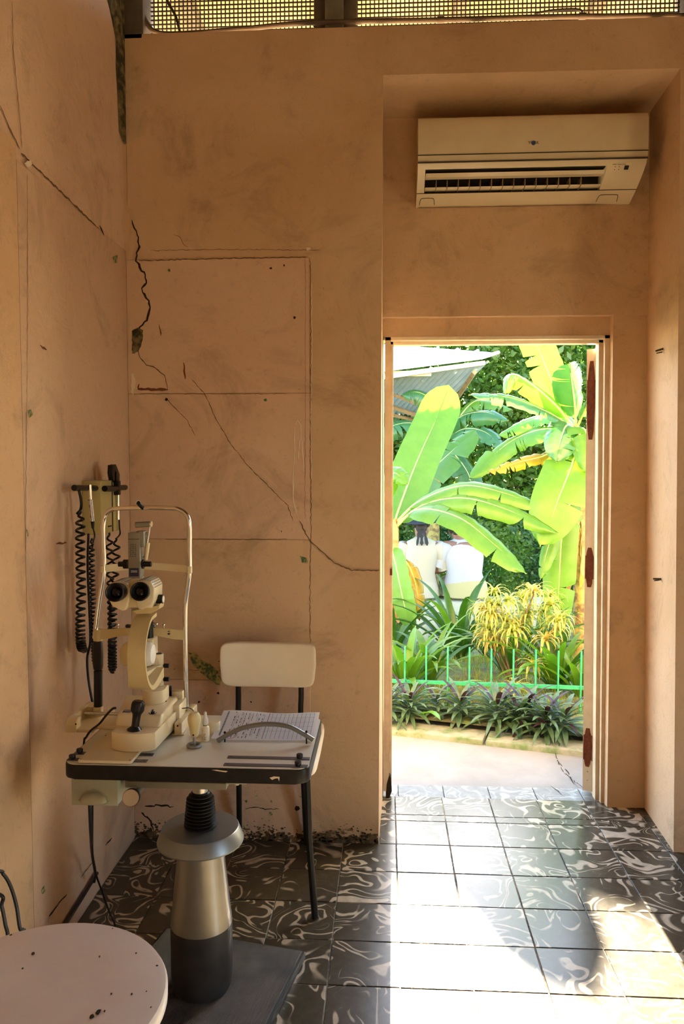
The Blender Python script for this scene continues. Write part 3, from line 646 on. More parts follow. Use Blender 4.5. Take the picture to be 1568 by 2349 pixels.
bm = BM(); slab(bm, rrect(X0+.003, Y0+.003, X1-.003, Y1-.003, .030, 7), .690, TZ, .0008, 1); obj('table_top', bm, M_LAM, tb)
for pts in ([(485, 1757), (497, 1756.5), (508, 1758.5), (522, 1760), (518, 1762.5), (500, 1760)], [(618, 1775), (628, 1772), (641, 1773), (640, 1783), (637, 1776), (630, 1777), (624, 1780)]):
    bm = BM(); prism(bm, [at(x, y+9, Y=Y0-.0003) for x, y in pts], (0, -.0006, 0)); obj('torn_label', bm, M_CHIP, tb)
for (xa, ya, xb, yb, kx, ky) in ((513, 1755, 709, 1755, 685, 1750), (522, 1738, 713, 1738, 688, 1735), (146, 1743, 334, 1752, 165, 1741), (168, 1729, 348, 1738, 182, 1727)):
    a, b = at(xa, ya-1, Z=TZ), at(xb, yb-1, Z=TZ); ym = a.y; bm = BM(); box(bm, (max(a.x, X0+.004), ym-.008, TZ-.001), (min(b.x, X1-.004), ym+.008, TZ+.0016), .0004, 1); st_ = obj('slide_strip', bm, M_STRIP, tb)
    k = at(kx, ky+2, Z=TZ); bm = BM(); lathe(bm, [(.004, .001), (.0075, .0035), (.008, .006), (.008, .011), (.007, .0125), (0, .0128)], (k.x, ym, TZ), seg=16); obj('knob', bm, M_BLACK, st_)
    e = Vector((a.x+.008 if kx > 300 else b.x-.008, ym, TZ)); bm = BM(); cyl(bm, e+Vector((0, 0, .001)), e+Vector((0, 0, .0022)), .002, seg=8); obj('rivet', bm, M_BLACK, st_)
hp = smooth_path([at(499, 1699, Y=-.875), at(528, 1682, Y=-.875), at(560, 1669, Y=-.875), at(610, 1661, Y=-.875), at(660, 1666, Y=-.875), at(695, 1683, Y=-.875), at(718, 1697, Y=-.875)], 7)
bm = BM(); tube(bm, hp, .0062, 12); ar = obj('arm_bar', bm, M_ALU, tb)
for i in (4, len(hp)-6):
    bm = BM(); cyl(bm, (hp[i].x, -.875, TZ-.001), (hp[i].x, -.875, hp[i].z+.010), .0018, seg=8); ball(bm, (hp[i].x, -.875, hp[i].z+.010), .0035, 8, 6); obj('bar_post', bm, M_BLACK, ar)
# drawer hanging under the left end, and the clamp lever
dx0, dx1 = at(165, 1800, Y=-1.0).x, at(270, 1800, Y=-1.0).x; dz0 = at(220, 1846, Y=-1.0).z
bm = BM(); box(bm, (dx0, -1.0, dz0), (dx1, -.70, .6645), .002); dr = obj('drawer', bm, mat('grey_green_enamel', (0.40, 0.40, 0.29), 0.42, col2=(0.36, 0.36, 0.26), nscale=10), tb)
bm = BM(); box(bm, (dx0-.0005, -1.0035, dz0-.001), (dx1+.0005, -.9995, .662), .0015); df = obj('drawer_front', bm, MATS['grey_green_enamel'], tb)
c = at(216, 1829, Y=-1.004); bm = BM(); n = 14; hw, hh = .034, .027
rows = []
for j in range(6):
    s = j/5; rows.append([bm.verts.new((c.x+hw*cos(pi*k/n)*(1-.0*s)*cos(s*pi/2)**.6, c.y-.018*sin(s*pi/2)*1.0, c.z-.010+hh*sin(pi*k/n)*cos(s*pi/2)**.6)) for k in range(n+1)])
for a, b in zip(rows, rows[1:]):
    for k in range(n): bm.faces.new((a[k], a[k+1], b[k+1], b[k]))
obj('drawer_pull', bm, MATS['grey_green_enamel'], df)
bm = BM(); tube(bm, [(c.x+(hw+.002)*cos(pi*k/n), c.y-.0012, c.z-.011+(hh+.001)*sin(pi*k/n)) for k in range(n+1)], .0014, 6); tube(bm, smooth_path([(c.x-hw-.002, c.y-.0012, c.z-.011), (c.x-.02, c.y-.002, c.z-.016), (c.x+.02, c.y-.002, c.z-.016), (c.x+hw+.002, c.y-.0012, c.z-.011)], 5), .0014, 6)
for a in (0.02, .5, .98): ball(bm, (c.x+(hw+.004)*cos(pi*a), c.y-.001, c.z-.010+(hh+.003)*sin(pi*a)), .0022, 8, 6)
obj('pull_rim', bm, MATS['grey_green_enamel'], df)
c = at(300, 1830, Y=-1.055); e = Vector((at(338, 1792, Y=-.88).x, -.88, at(338, 1800, Y=-.88).z+.006))
bm = BM(); cyl(bm, c, c+(e-c)*.06, .0205, seg=28); cyl(bm, c+(e-c)*.05, c+(e-c)*.2, .017, .013, seg=24); lv = obj('clamp_knob', bm, M_BLACK, tb)
bm = BM(); cyl(bm, c-(e-c)*.012, c+(e-c)*.004, .0195, seg=28); obj('knob_face', bm, M_STEEL, lv)
bm = BM(); cyl(bm, c+(e-c)*.15, e, .0085, seg=16); obj('clamp_lever', bm, M_ALU, tb)

# ------------------------------------------------------------------ things lying on the table
c = at(446, 1713, Z=TZ); fx = thing('fixation_lamp', 'ivory bulb shaped hand lamp standing on a grey ring foot on the table', 'lamp', (c.x, c.y, TZ))
bm = BM(); tube(bm, [(c.x+.0165*cos(2*pi*k/28), c.y+.0165*sin(2*pi*k/28), TZ+.0042) for k in range(28)], .0042, 8, closed=True); cyl(bm, (c.x, c.y, TZ), (c.x, c.y, TZ+.003), .014, seg=20); obj('foot_ring', bm, M_ALU, fx)
z1, z2 = at(446, 1688, Y=c.y).z, at(446, 1632, Y=c.y).z
bm = BM(); cyl(bm, (c.x, c.y, TZ+.002), (c.x, c.y, z1+.004), .0042, seg=14); obj('stem', bm, M_STEEL, fx)
bm = BM(); H = z2-z1; lathe(bm, [(0, z1), (.0095, z1), (.0105, z1+.004), (.0135, z1+H*.35), (.0165, z1+H*.58), (.0172, z1+H*.70), (.0155, z1+H*.84), (.010, z1+H*.96), (0, z2)], (c.x, c.y, 0), seg=28); obj('bulb_grip', bm, mat('aged_ivory', (0.70, 0.60, 0.28), 0.35, col2=(0.74, 0.66, 0.40), nscale=25), fx)
bm = BM(); cyl(bm, (c.x, c.y-.0103, z1+.006), (c.x, c.y-.0125, z1+.006), .0022, seg=10); obj('screw', bm, M_BLACK, fx)
bm = BM(); tube(bm, smooth_path([(c.x, c.y, z2-.002), at(441, 1628, Y=c.y+.03), at(432, 1624, Y=c.y+.06), at(418, 1625, Y=c.y+.09)], 6), .0017, 6); obj('cord', bm, M_BLACK, fx)
c = at(471, 1699, Z=TZ); bt = thing('dropper_bottle', 'small white eye drop bottle with a dropper cap beside the bulb lamp', 'bottle', (c.x, c.y, TZ))
zs = at(471, 1667, Y=c.y).z; zc = at(471, 1659, Y=c.y).z; zt = at(471, 1631, Y=c.y).z
bm = BM(); lathe(bm, [(0, TZ), (.0100, TZ+.0005), (.0108, TZ+.003), (.0108, zs-.004), (.0095, zs), (.006, zs+.003), (.006, zc)], (c.x, c.y, 0), seg=24); bo = obj('bottle_body', bm, M_SEAT, bt)
bm = BM(); lathe(bm, [(.0072, zc-.003), (.0078, zc), (.0074, zc+.010), (.0070, zc+.012), (.0045, zc+.016), (.0035, zt-.003), (0, zt)], (c.x, c.y, 0), seg=20); obj('dropper_cap', bm, M_LETTER, bt)
bm = BM(); lathe(bm, [(.0064, zc-.006), (.0064, zc-.0025)], (c.x, c.y, 0), seg=20); obj('neck_band', bm, mat('olive_liquid', (0.22, 0.24, 0.03), 0.4), bt)
bm = BM()
for k in range(9):
    for a in (-1.0, -.72, -.44, -.1, .2):
        if random.random() < .75:
            a0, a1, zz = a-pi/2, a-pi/2+random.uniform(.06, .22), TZ+.006+k*.0030; r = .01093
            bm.faces.new([bm.verts.new((c.x+r*cos(q), c.y+r*sin(q), z)) for q, z in ((a0, zz), (a1, zz), (a1, zz+.0014), (a0, zz+.0014))])
obj('label_print', bm, M_INK, bo, smooth=False)
c = at(487, 1684, Z=TZ); lc = thing('lens_case', 'small round white pot standing behind the dropper bottle', 'pot', (c.x, c.y, TZ))
bm = BM(); lathe(bm, [(0, TZ), (.0165, TZ), (.0175, TZ+.003), (.0175, TZ+.020), (.0185, TZ+.021), (.0185, TZ+.030), (.0175, TZ+.0315), (0, TZ+.032)], (c.x, c.y+.012, 0), seg=28); obj('pot', bm, M_IVORY, lc)
# the form
A_, B_, C_, D_ = at(513, 1631, Z=TZ+.012), at(733, 1636, Z=TZ+.012), at(720, 1699, Z=TZ+.0035), at(484, 1697, Z=TZ+.0035)
def paper(u, v):
    p = D_.lerp(C_, u).lerp(A_.lerp(B_, u), v)
    return p+Vector((0, 0, .004*(1-v)*(max(0, .25-u)/.25)**2+.0030*sin(u*pi*2.2+.6)*v*v+.005*(1-v)**2*max(0, u-.85)/.15))
pp = thing('record_form', 'printed patient record form with ruled lines lying under the curved bar', 'paper', (D_.x, D_.y, TZ))
bm = BM(); g = [[bm.verts.new(paper(i/24, j/12)) for j in range(13)] for i in range(25)]
for i in range(24):
    for j in range(12): bm.faces.new((g[i][j], g[i+1][j], g[i+1][j+1], g[i][j+1]))
bmesh.ops.solidify(bm, geom=bm.faces[:], thickness=.0003); obj('sheet', bm, mat('white_paper', (0.90, 0.90, 0.93), 0.7), pp)
def pq(bm, u0, v0, u1, v1, n=6):
    for k in range(n):
        a, b = k/n, (k+1)/n
        if abs(u1-u0) > abs(v1-v0): us = [(u0+(u1-u0)*a, v0), (u0+(u1-u0)*b, v0), (u0+(u1-u0)*b, v1), (u0+(u1-u0)*a, v1)]
        else: us = [(u0, v0+(v1-v0)*a), (u1, v0+(v1-v0)*a), (u1, v0+(v1-v0)*b), (u0, v0+(v1-v0)*b)]
        bm.faces.new([bm.verts.new(paper(*q)+Vector((0, 0, .0007))) for q in us])
bm = BM()
for k in range(11): pq(bm, .52+.043*k, .04, .52+.043*k+.0032, .96, 10)
for v in (.30, .46, .62, .80, .93): pq(bm, .50, v, .96, v+.004, 12)
pq(bm, .485, .04, .492, .97, 10)
obj('ruling', bm, mat('ruling_grey', (0.20, 0.20, 0.28), 0.8), pp, smooth=False)
bm = BM(); rr_ = random.Random(3)
for k in range(9):                                             # printed and written lines, running up the sheet
    u = .14+.036*k; v = .06
    while v < .93:
        l = rr_.uniform(.02, .09)
        if rr_.random() < .72: pq(bm, u, v, u+rr_.uniform(.004, .010), min(.95, v+l), 2)
        v += l+rr_.uniform(.01, .03)
    if k % 2 == 0: pq(bm, u+.018, .1, u+.020, .9, 8)
v = .12
while v < .94: pq(bm, .055, v, .072, v+.022, 1); v += .031
obj('printing', bm, mat('form_print', (0.10, 0.10, 0.16), 0.8), pp, smooth=False)
bm = BM(); cu, cv = .17, .15
for k in range(26):
    a0, a1 = 2*pi*k/26, 2*pi*(k+.7)/26
    for r0, r1 in ((.055, .062),): bm.faces.new([bm.verts.new(paper(cu+r*cos(a), cv+r*2.0*sin(a))+Vector((0, 0, .0008))) for r, a in ((r0, a0), (r1, a0), (r1, a1), (r0, a1))])
pq(bm, .16, .12, .185, .15, 1); obj('red_stamp', bm, mat('stamp_red', (0.6, 0.10, 0.10), 0.8), pp, smooth=False)

# ------------------------------------------------------------------ chair
xc = -.455; ch = thing('dining_chair', 'white vinyl chair with black tube legs standing against the wall behind the table', 'chair', (xc, -.3, 0))
bm = BM(); superell(bm, (xc, -.300, .463), .197, .205, .0245, .32, .22, 40, 14, lambda p: p+Vector((0, 0, .010*(p.x/.2)**2+.012*max(0, p.y/.2)))); obj('seat', bm, M_SEAT, ch)
bx = (at(511, 1525, Y=-.1).x+at(723, 1525, Y=-.1).x)/2; bz = (at(617, 1474, Y=-.1).z+at(617, 1575, Y=-.1).z)/2; bh = (at(617, 1474, Y=-.1).z-at(617, 1575, Y=-.1).z)/2
bm = BM(); superell(bm, (bx, -.093, bz), .1725, .0165, bh, .25, .25, 44, 16, lambda p: Vector((p.x*(1-.04*max(0, -p.z/bh))+.0, p.y-.030*(p.x/.17)**2, p.z+.006*(p.x/.17)**2))); obj('backrest', bm, M_SEAT, ch)
for px in (546, 690):
    x = at(px, 1600, Y=-.085).x; bm = BM(); tube(bm, smooth_path([(x, -.088, bz+.02), (x, -.080, bz-bh-.03), (x, -.085, .47), (x+(-.012 if px < 600 else .012), -.02, .0)], 6), .0102, 10); obj('rear_leg', bm, M_BLACKP, ch)
for s in (-1, 1):
    bm = BM(); tube(bm, [(xc+s*.165, -.455, .448), (xc+s*.172, -.468, .25), (xc+s*.193, -.489, .0)], .0108, 10); obj('front_leg', bm, M_BLACKP, ch)
bm = BM(); tube(bm, [(xc-.165, -.455, .434), (xc+.165, -.455, .434)], .009, 8); tube(bm, [(xc-.15, -.09, .434), (xc+.15, -.09, .434)], .009, 8)
for s in (-1, 1): tube(bm, [(xc+s*.162, -.455, .434), (xc+s*.142, -.09, .434)], .009, 8)
obj('seat_frame', bm, M_BLACKP, ch)

# ------------------------------------------------------------------ stool at the bottom left
sx, sy, sz, sr = -.613, -1.640, .55, .2105
so_ = thing('round_stool', 'round white enamelled metal stool with chipped top at the lower left corner', 'stool', (sx, sy, 0))
M_ENAM = mat('white_enamel', (0.75, 0.69, 0.64), 0.35, col2=(0.69, 0.62, 0.57), nscale=7, coat=0.3)
bm = BM(); lathe(bm, [(sr-.012, sz-.032), (sr-.003, sz-.031), (sr, sz-.027), (sr+.0005, sz-.008), (sr-.003, sz-.002), (sr-.012, sz), (sr*.6, sz-.002), (0, sz-.003)], (sx, sy, 0), seg=72); st = obj('seat', bm, M_ENAM, so_)
bm = BM()
for px, py, s in [(225, 2322, 6), (210, 2333, 5), (75, 2188, 4), (312, 2187, 2), (346, 2312, 2), (302, 2281, 2), (255, 2280, 2), (228, 2195, 2), (360, 2216, 3), (52, 2222, 2), (258, 2131, 2), (240, 2320, 2), (336, 2275, 1.5), (25, 2146, 3)]:
    p = at(px, py, Z=sz-.0012); prism(bm, [p+Vector((s*.0007*cos(a)*random.uniform(.6, 1.3), s*.001*sin(a)*random.uniform(.6, 1.3), 0)) for a in [2*pi*k/7 for k in range(7)]], (0, 0, .0012))
obj('enamel_chip', bm, M_BLACK, st)
for k in range(4):
    a = pi/2*k; bm = BM(); tube(bm, [(sx+.13*cos(a), sy+.13*sin(a), sz-.03), (sx+.185*cos(a), sy+.185*sin(a), 0)], .011, 10); obj('leg', bm, M_ENAM, so_)
bm = BM(); tube(bm, [(sx+.165*cos(2*pi*k/36), sy+.165*sin(2*pi*k/36), .2) for k in range(36)], .007, 8, closed=True); obj('foot_ring', bm, M_ENAM, so_)

# ------------------------------------------------------------------ loose cables by the left wall
M_CABLE = mat('black_cable', (0.012, 0.011, 0.011), 0.45)
bm = BM(); tube(bm, smooth_path([(-.985, -1.36, .60), at(-12, 1998, X=-.93), at(8, 2006, X=-.92), at(25, 2035, X=-.91), at(38, 2080, X=-.90), at(46, 2130, X=-.89), (-.885, -1.12, .30), (-.90, -1.10, .006)], 8), .0042, 8)
tag(obj('power_cable', bm, M_CABLE), 'black cable curving down the left wall behind the stool, the outer of two', 'cable')
bm = BM(); tube(bm, smooth_path([(-.985, -1.36, .56), at(-8, 2050, X=-.93), at(4, 2080, X=-.92), at(12, 2120, X=-.91), at(18, 2160, X=-.90), (-.90, -1.20, .22), (-.91, -1.18, .006)], 8), .0042, 8)
tag(obj('power_cable', bm, M_CABLE), 'black cable curving down the left wall behind the stool, the inner of two', 'cable')
bm = BM(); tube(bm, smooth_path([(at(205, 1846, Y=-.93).x, -.93, dz0+.005), at(206, 1870, Y=-.92), at(209, 1930, Y=-.85), at(212, 1965, X=-.93), at(218, 2000, X=-.945), (-.965, -.50, .10)], 8), .0045, 8)
tag(obj('power_cable', bm, M_CABLE), 'thick black cable dropping from under the drawer to the wall', 'cable')
bm = BM(); tube(bm, smooth_path([(at(213, 1846, Y=-.93).x, -.93, dz0+.005), at(212, 1880, Y=-.90), at(212, 1950, Y=-.80), at(217, 1995, Y=-.72), at(232, 2040, Y=-.66), at(250, 2090, Y=-.62), at(264, 2127, Z=.004), (-.86, -.66, .004), (-.82, -.75, .004)], 8), .0028, 8)
tag(obj('power_cable', bm, M_CABLE), 'thin black cable hanging from the drawer and running onto the tiles', 'cable')
bm = BM(); tube(bm, [at(222, 2003, X=-.988), at(190, 2056, X=-.988), at(155, 2112, X=-.988), at(120, 2168, X=-.988)], .0065, 8)
tag(obj('skirting_cable', bm, M_CABLE), 'black cable pinned along the foot of the left wall', 'cable')

# ------------------------------------------------------------------ wall set on the left wall: charger box, cradle, handles with coiled cords
M_YEL = mat('yellow_cream_plastic', (0.50, 0.42, 0.17), 0.42, col2=(0.46, 0.38, 0.15), nscale=12)
wu = thing('charger_unit', 'pale yellow wall charger box with a black cradle bar on the left wall', 'medical charger', (-1.0, -.37, 1.2))
bm = BM(); box(bm, (-1.0, -.455, 1.203), (-.938, -.358, 1.374), .004); box(bm, (-1.0, -.354, 1.205), (-.938, -.288, 1.373), .004); obj('housing', bm, M_YEL, wu)
bm = BM(); box(bm, (-.995, -.3585, 1.206), (-.9372, -.3535, 1.3715)); obj('seam', bm, M_BLACK, wu)
bm = BM(); cyl(bm, at(170, 1119, X=-.955), at(228, 1120, X=-.955), .009); cyl(bm, at(262, 1120, X=-.93), at(287, 1118, X=-.93), .009); cyl(bm, at(240, 1121, X=-.928), at(262, 1121, X=-.928), .0095)
box(bm, (-.938, -.345, 1.325), (-.922, -.318, 1.372), .002); obj('cradle_bar', bm, M_BLACK, wu)
bm = BM(); box(bm, (-.939, -.40, 1.223), (-.9365, -.37, 1.228)); obj('slot', bm, M_BLACK, wu)
def coil(bm, path, rad=.0115, pitch=.0155, wire=.0026, tight=None):
    P = smooth_path(path, 40); L = [0]
    for a, b in zip(P, P[1:]): L.append(L[-1]+(b-a).length)
    out = []; ph = 0; i = 0; s = 0.0; tot = L[-1]; step = pitch/9
    while s < tot:
        while i < len(L)-2 and L[i+1] < s: i += 1
        t = (s-L[i])/max(1e-6, L[i+1]-L[i]); c = P[i].lerp(P[i+1], t)
        k = tight(s/tot) if tight else 1.0
        ease = min(1, s/.03, (tot-s)/.02+.15)
        out.append(c+Vector((cos(ph)*rad*ease*.75, sin(ph)*rad*ease, 0)))
        ph += 2*pi/9; s += step*k
    tube(bm, out, wire*1.35, 6)
h1 = thing('otoscope_handle', 'silver ribbed examination handle hanging at the near side of the charger box, with coiled cord', 'medical instrument', at(210, 1190, X=-.93))
bm = BM(); cyl(bm, at(212, 1195, X=-.925), at(207, 1146, X=-.925), .0068, .0072); cyl(bm, at(207, 1146, X=-.925), at(206, 1112, X=-.925), .0055, .005); obj('handle', bm, M_CHROME, h1)
bm = BM(); cyl(bm, at(212, 1194, X=-.925), at(213, 1212, X=-.925), .0062, .004); tube(bm, smooth_path([at(213, 1210, X=-.925), at(217, 1228, X=-.925), at(214, 1242, X=-.925), at(211, 1260, X=-.925)], 6), .0026, 6); obj('cord_tail', bm, M_BLACK, h1)
bm = BM(); coil(bm, [at(210, 1235, X=-.925), at(210, 1300, X=-.925), at(213, 1400, X=-.925), at(216, 1480, X=-.925), at(219, 1530, X=-.925)], .0095, .0155, .0024, lambda t: 1.1-.5*t); obj('coiled_cord', bm, M_BLACK, h1)
h2 = thing('ophthalmoscope', 'black ophthalmoscope head standing up at the far end of the charger box', 'medical instrument', at(268, 1120, X=-.93))
bm = BM(); q = at(262, 1090, X=-.93)
for a, b in zip([(258, 1066), (267, 1065), (275, 1085), (274, 1092), (273, 1106), (263, 1106), (258, 1098)], [0]*7): pass
prism(bm, [at(x, y, X=-.925) for x, y in [(258, 1067), (266, 1065), (269, 1073), (275, 1088), (274, 1104), (268, 1107), (266, 1100), (267, 1083), (263, 1077), (263, 1102), (260, 1102), (257, 1085)]], (-.016, 0, 0), .0012)
cyl(bm, at(257, 1069, X=-.932), at(255, 1068, X=-.932), .004); obj('head', bm, M_BLACK, h2)
bm = BM(); cyl(bm, at(270, 1106, X=-.932), at(271, 1192, X=-.932), .0055, .0065); obj('handle', bm, M_CHROME, h2)
bm = BM(); tube(bm, smooth_path([at(273, 1190, X=-.93), at(274, 1210, X=-.93), at(275, 1225, X=-.93), at(266, 1236, X=-.93)], 5), .0026, 6); obj('cord_tail', bm, M_BLACK, h2)
bm = BM(); coil(bm, [at(266, 1234, X=-.93), at(266, 1290, X=-.93), at(262, 1330, X=-.93), at(259, 1400, X=-.93), at(258, 1470, X=-.93), at(258, 1545, X=-.93)], .0150, .030, .0027, lambda t: 1.0 if t < .35 else 1.0-.75*t); obj('coiled_cord', bm, M_BLACK, h2)
bm = BM(); coil(bm, [at(250, 1222, X=-.94), at(252, 1290, X=-.94), at(253, 1340, X=-.94), at(255, 1400, X=-.94), at(256, 1470, X=-.94), at(256, 1540, X=-.94)], .0130, .030, .0027, lambda t: 1.0 if t < .35 else 1.0-.7*t)
tag(obj('coiled_cord', bm, M_BLACK), 'black coiled cord hanging from under the far half of the charger box', 'cord')
bm = BM(); tube(bm, smooth_path([at(181, 1124, X=-.95), at(186, 1150, X=-.95), at(185, 1168, X=-.95), at(177, 1178, X=-.95)], 6), .0042, 6); coil(bm, [at(184, 1172, X=-.95), at(184, 1260, X=-.95), at(186, 1360, X=-.95), at(184, 1430, X=-.95), at(186, 1480, X=-.95), at(194, 1496, X=-.95)], .0150, .0205, .0029, lambda t: 1.1 if t < .6 else 1.1-.9*(t-.6)/.4)
tag(obj('coiled_cord', bm, M_BLACK), 'black coiled cord hanging from the near end of the cradle bar', 'cord')
bm = BM(); tube(bm, smooth_path([at(203, 1224, X=-.945), at(201, 1300, X=-.945), at(205, 1400, X=-.945), at(207, 1470, X=-.945), at(200, 1510, X=-.945), at(203, 1560, X=-.945), at(212, 1612, X=-.93), at(216, 1632, X=-.92)], 6), .0038, 7); tube(bm, smooth_path([at(194, 1494, X=-.95), at(205, 1488, X=-.945), at(207, 1470, X=-.945)], 6), .0028, 6)
tag(obj('power_cable', bm, M_BLACK), 'straight black cable hanging between the coiled cords down to the table', 'cable')

# ------------------------------------------------------------------ slit lamp on the table
sm = thing('slit_lamp', 'cream slit lamp microscope with chrome head rest frame standing on the table', 'microscope', (-.68, -.85, TZ))
def P(px, py, Y): return at(px, py, Y=Y)
def pprism(bm, pts, y0, y1, bev=0.0, seg=2):
    """outline seen at depth y0, pushed back to y1"""
    prism(bm, [P(x, y, y0) for x, y in pts], (0, y1-y0, 0), bev, seg)
# glide plate
a, b = at(178, 1743, Z=TZ+.009), at(300, 1748, Z=TZ+.009)
bm = BM(); slab(bm, rrect(a.x, a.y-.002, b.x, -.84, .006, 4), TZ+.0017, TZ+.009, .0012, 1); gp = obj('glide_plate', bm, M_CREAM, sm)
bm = BM()
for x, y in ((a.x+.006, a.y+.004), (b.x-.006, a.y+.004), (a.x+.006, -.87), (b.x-.006, -.87)): cyl(bm, (x, y, TZ+.0088), (x, y, TZ+.0094), .0018, seg=8)
obj('screw', bm, M_BLACK, gp)
# base: curved lower block and sloping upper block
zb = TZ+.0105
xl, xr = P(254, 1700, -.975).x, P(354, 1700, -.975).x
z1 = P(352, 1682, -.975).z; z2 = P(330, 1643, -.925).z
def outl(ins, yf, yb, bulge=.014, taper=0.0):
    n = 10; o = [(xl+ins+(xr-xl-2*ins)*i/n, yf-bulge*sin(pi*i/n)**.8+bulge) for i in range(n+1)]
    return o+[(xr-ins+taper, yb), (xl+ins-taper, yb)]
bm = BM(); slab(bm, outl(0, -.985, -.735, .016, .010), zb, z1, .003, 2); base = obj('base', bm, M_CREAM, sm)
bm = BM()
lo_ = [(P(264, 1668, -.93).x, -.930), (P(366, 1668, -.93).x, -.930), (P(418, 1630, -.74).x-.006, -.74), (P(282, 1630, -.74).x, -.74)]; hi_ = [(P(269, 1640, -.912).x, -.912), (P(371, 1640, -.912).x, -.912), (P(407, 1604, -.745).x, -.745), (P(290, 1604, -.745).x, -.745)]
hexa(bm, [(x, y, z1-.002) for x, y in lo_], [(x, y, z2) for x, y in hi_]); bmesh.ops.bevel(bm, geom=bm.edges[:], offset=.006, segments=3, profile=.5, affect='EDGES'); obj('base_housing', bm, M_CREAM, sm)
bm = BM(); box(bm, (xr-.006, -.80, zb+.004), (xr+.016, -.725, z2-.010), .003); box(bm, (xr-.02, -.745, z2-.012), (xr+.010, -.725, z2+.012), .003); obj('base_housing', bm, M_CREAM, sm)
bm = BM(); c = P(386, 1600, -.73); cyl(bm, (c.x+.004, -.73, z2-.01), (c.x+.004, -.73, z2+.022), .006); obj('lock_knob', bm, M_BLACK, sm)
bm = BM(); p0 = P(293, 1634, -.889); box(bm, (p0.x-.011, -.898, z2), (p0.x+.010, -.880, z2+.0012)); nb = obj('name_label', bm, M_BLUEINK, base)
lettering('lettering', 'ZEISS', .007, (p0.x-.0005, -.889, z2+.0014), (1, 0, 0), (0, 1, 0), M_LETTER, nb)
bm = BM(); q = at(350, 1636, Z=z2); tube(bm, [(q.x+.0095*cos(a), q.y+.0095*sin(a), z2+.0005) for a in [pi*(.9+1.3*k/14) for k in range(15)]], .0009, 5); cyl(bm, (q.x, q.y, z2-.001), (q.x, q.y, z2+.004), .0052); box(bm, (q.x-.0018, q.y-.005, z2+.003), (q.x+.0018, q.y+.005, z2+.010), .001); obj('dial', bm, M_BLACK, base)
q = at(384, 1609, Z=z2); bm = BM(); cyl(bm, (q.x-.006, q.y, z2-.0005), (q.x-.006, q.y, z2+.0008), .0042); obj('screw', bm, M_BLACK, base)
# joystick
j = at(309, 1674, Z=z1); jt = Vector((j.x+.009, j.y+.006, P(318, 1609, j.y).z)); jv = jt-j
bm = BM(); lathe(bm, [(.0195, -.0015), (.019, .001), (.013, .006), (.0098, .009), (.0096, .016), (.0104, jv.length*.5), (.0118, jv.length*.56), (.0158, jv.length*.64), (.0162, jv.length*.9), (.0150, jv.length*.96), (.011, jv.length), (0, jv.length)], j, jv, 28); jo = obj('joystick', bm, M_BLACK, sm)
bm = BM()
for k in range(14):
    a = 2*pi*k/14; x_, y_ = frame_of(jv); d = x_*cos(a)+y_*sin(a); n_ = jv.normalized(); cyl(bm, j+n_*jv.length*.67+d*.0158, j+n_*jv.length*.88+d*.0158, .0009, seg=5)
obj('grip_ridge', bm, M_BLACK, jo)
# rotating pivot above the base
c = P(350, 1595, -.80); pz0, pz1 = z2-.002, P(350, 1583, -.815).z
bm = BM(); rr2 = .0305; n = 20; o2 = [(c.x+.004+rr2*cos(a), -.800+rr2*sin(a)) for a in [pi+pi*k/n for k in range(n+1)]]+[(c.x+.030+.004, -.762), (c.x+.004-.0305, -.762)]
slab(bm, o2, pz0, pz1, .003, 2); obj('pivot_arm', bm, M_CREAM, sm)
bm = BM(); cyl(bm, (c.x+.004, -.798, pz0-.004), (c.x+.004, -.798, pz0+.002), .0325, seg=32); obj('pivot_seal', bm, mat('grey_seal', (0.25, 0.23, 0.18), 0.5), sm)
# C shaped microscope arm: profile in the Y-Z plane, curving towards the viewer
xa0, xa1 = P(290, 1500, -.945).x, P(333, 1500, -.945).x
zt, zbt = P(315, 1412, -.885).z, P(325, 1579, -.885).z
zm = (zt+zbt)/2
outer = smooth_path([(0, -.845, zt+.001), (0, -.893, zt-.006), (0, -.925, zt-.035), (0, -.945, zm+.025), (0, -.948, zm-.02), (0, -.935, zbt+.030), (0, -.905, zbt+.003), (0, -.86, zbt-.002), (0, -.80, zbt+.010)], 5)
inner = smooth_path([(0, -.800, zbt+.034), (0, -.86, zbt+.018), (0, -.902, zbt+.013), (0, -.929, zbt+.036), (0, -.941, zm-.019), (0, -.938, zm+.023), (0, -.918, zt-.038), (0, -.889, zt-.014), (0, -.845, zt-.009)], 5)
bm = BM(); ol = [Vector((xa0, p.y, p.z)) for p in outer+inner]; n = len(outer); vv = []
A = [bm.verts.new(p+Vector((.0035*(1-abs((p.z-zm)/(zt-zbt)*1.6)), 0, 0))) for p in ol]; B = [bm.verts.new(Vector((xa1-.004*max(0, (zm-p.z))/(zm-zbt)*-1.2, p.y, p.z))) for p in ol]; N = len(A)
for i in range(n-1):
    o_, i_ = i, N-1-i
    bm.faces.new((A[o_], A[o_+1], A[i_-1], A[i_])); bm.faces.new((B[o_], B[i_], B[i_-1], B[o_+1]))
    bm.faces.new((A[o_], B[o_], B[o_+1], A[o_+1])); bm.faces.new((A[i_], A[i_-1], B[i_-1], B[i_]))
for k in (0, n-1): bm.faces.new((A[k], A[N-1-k], B[N-1-k], B[k]))
bmesh.ops.bevel(bm, geom=[e for e in bm.edges if len(e.link_faces) == 2 and e.calc_face_angle(0) > .9], offset=.002, segments=2, profile=.5, affect='EDGES')
obj('microscope_arm', bm, M_CREAM2, sm)
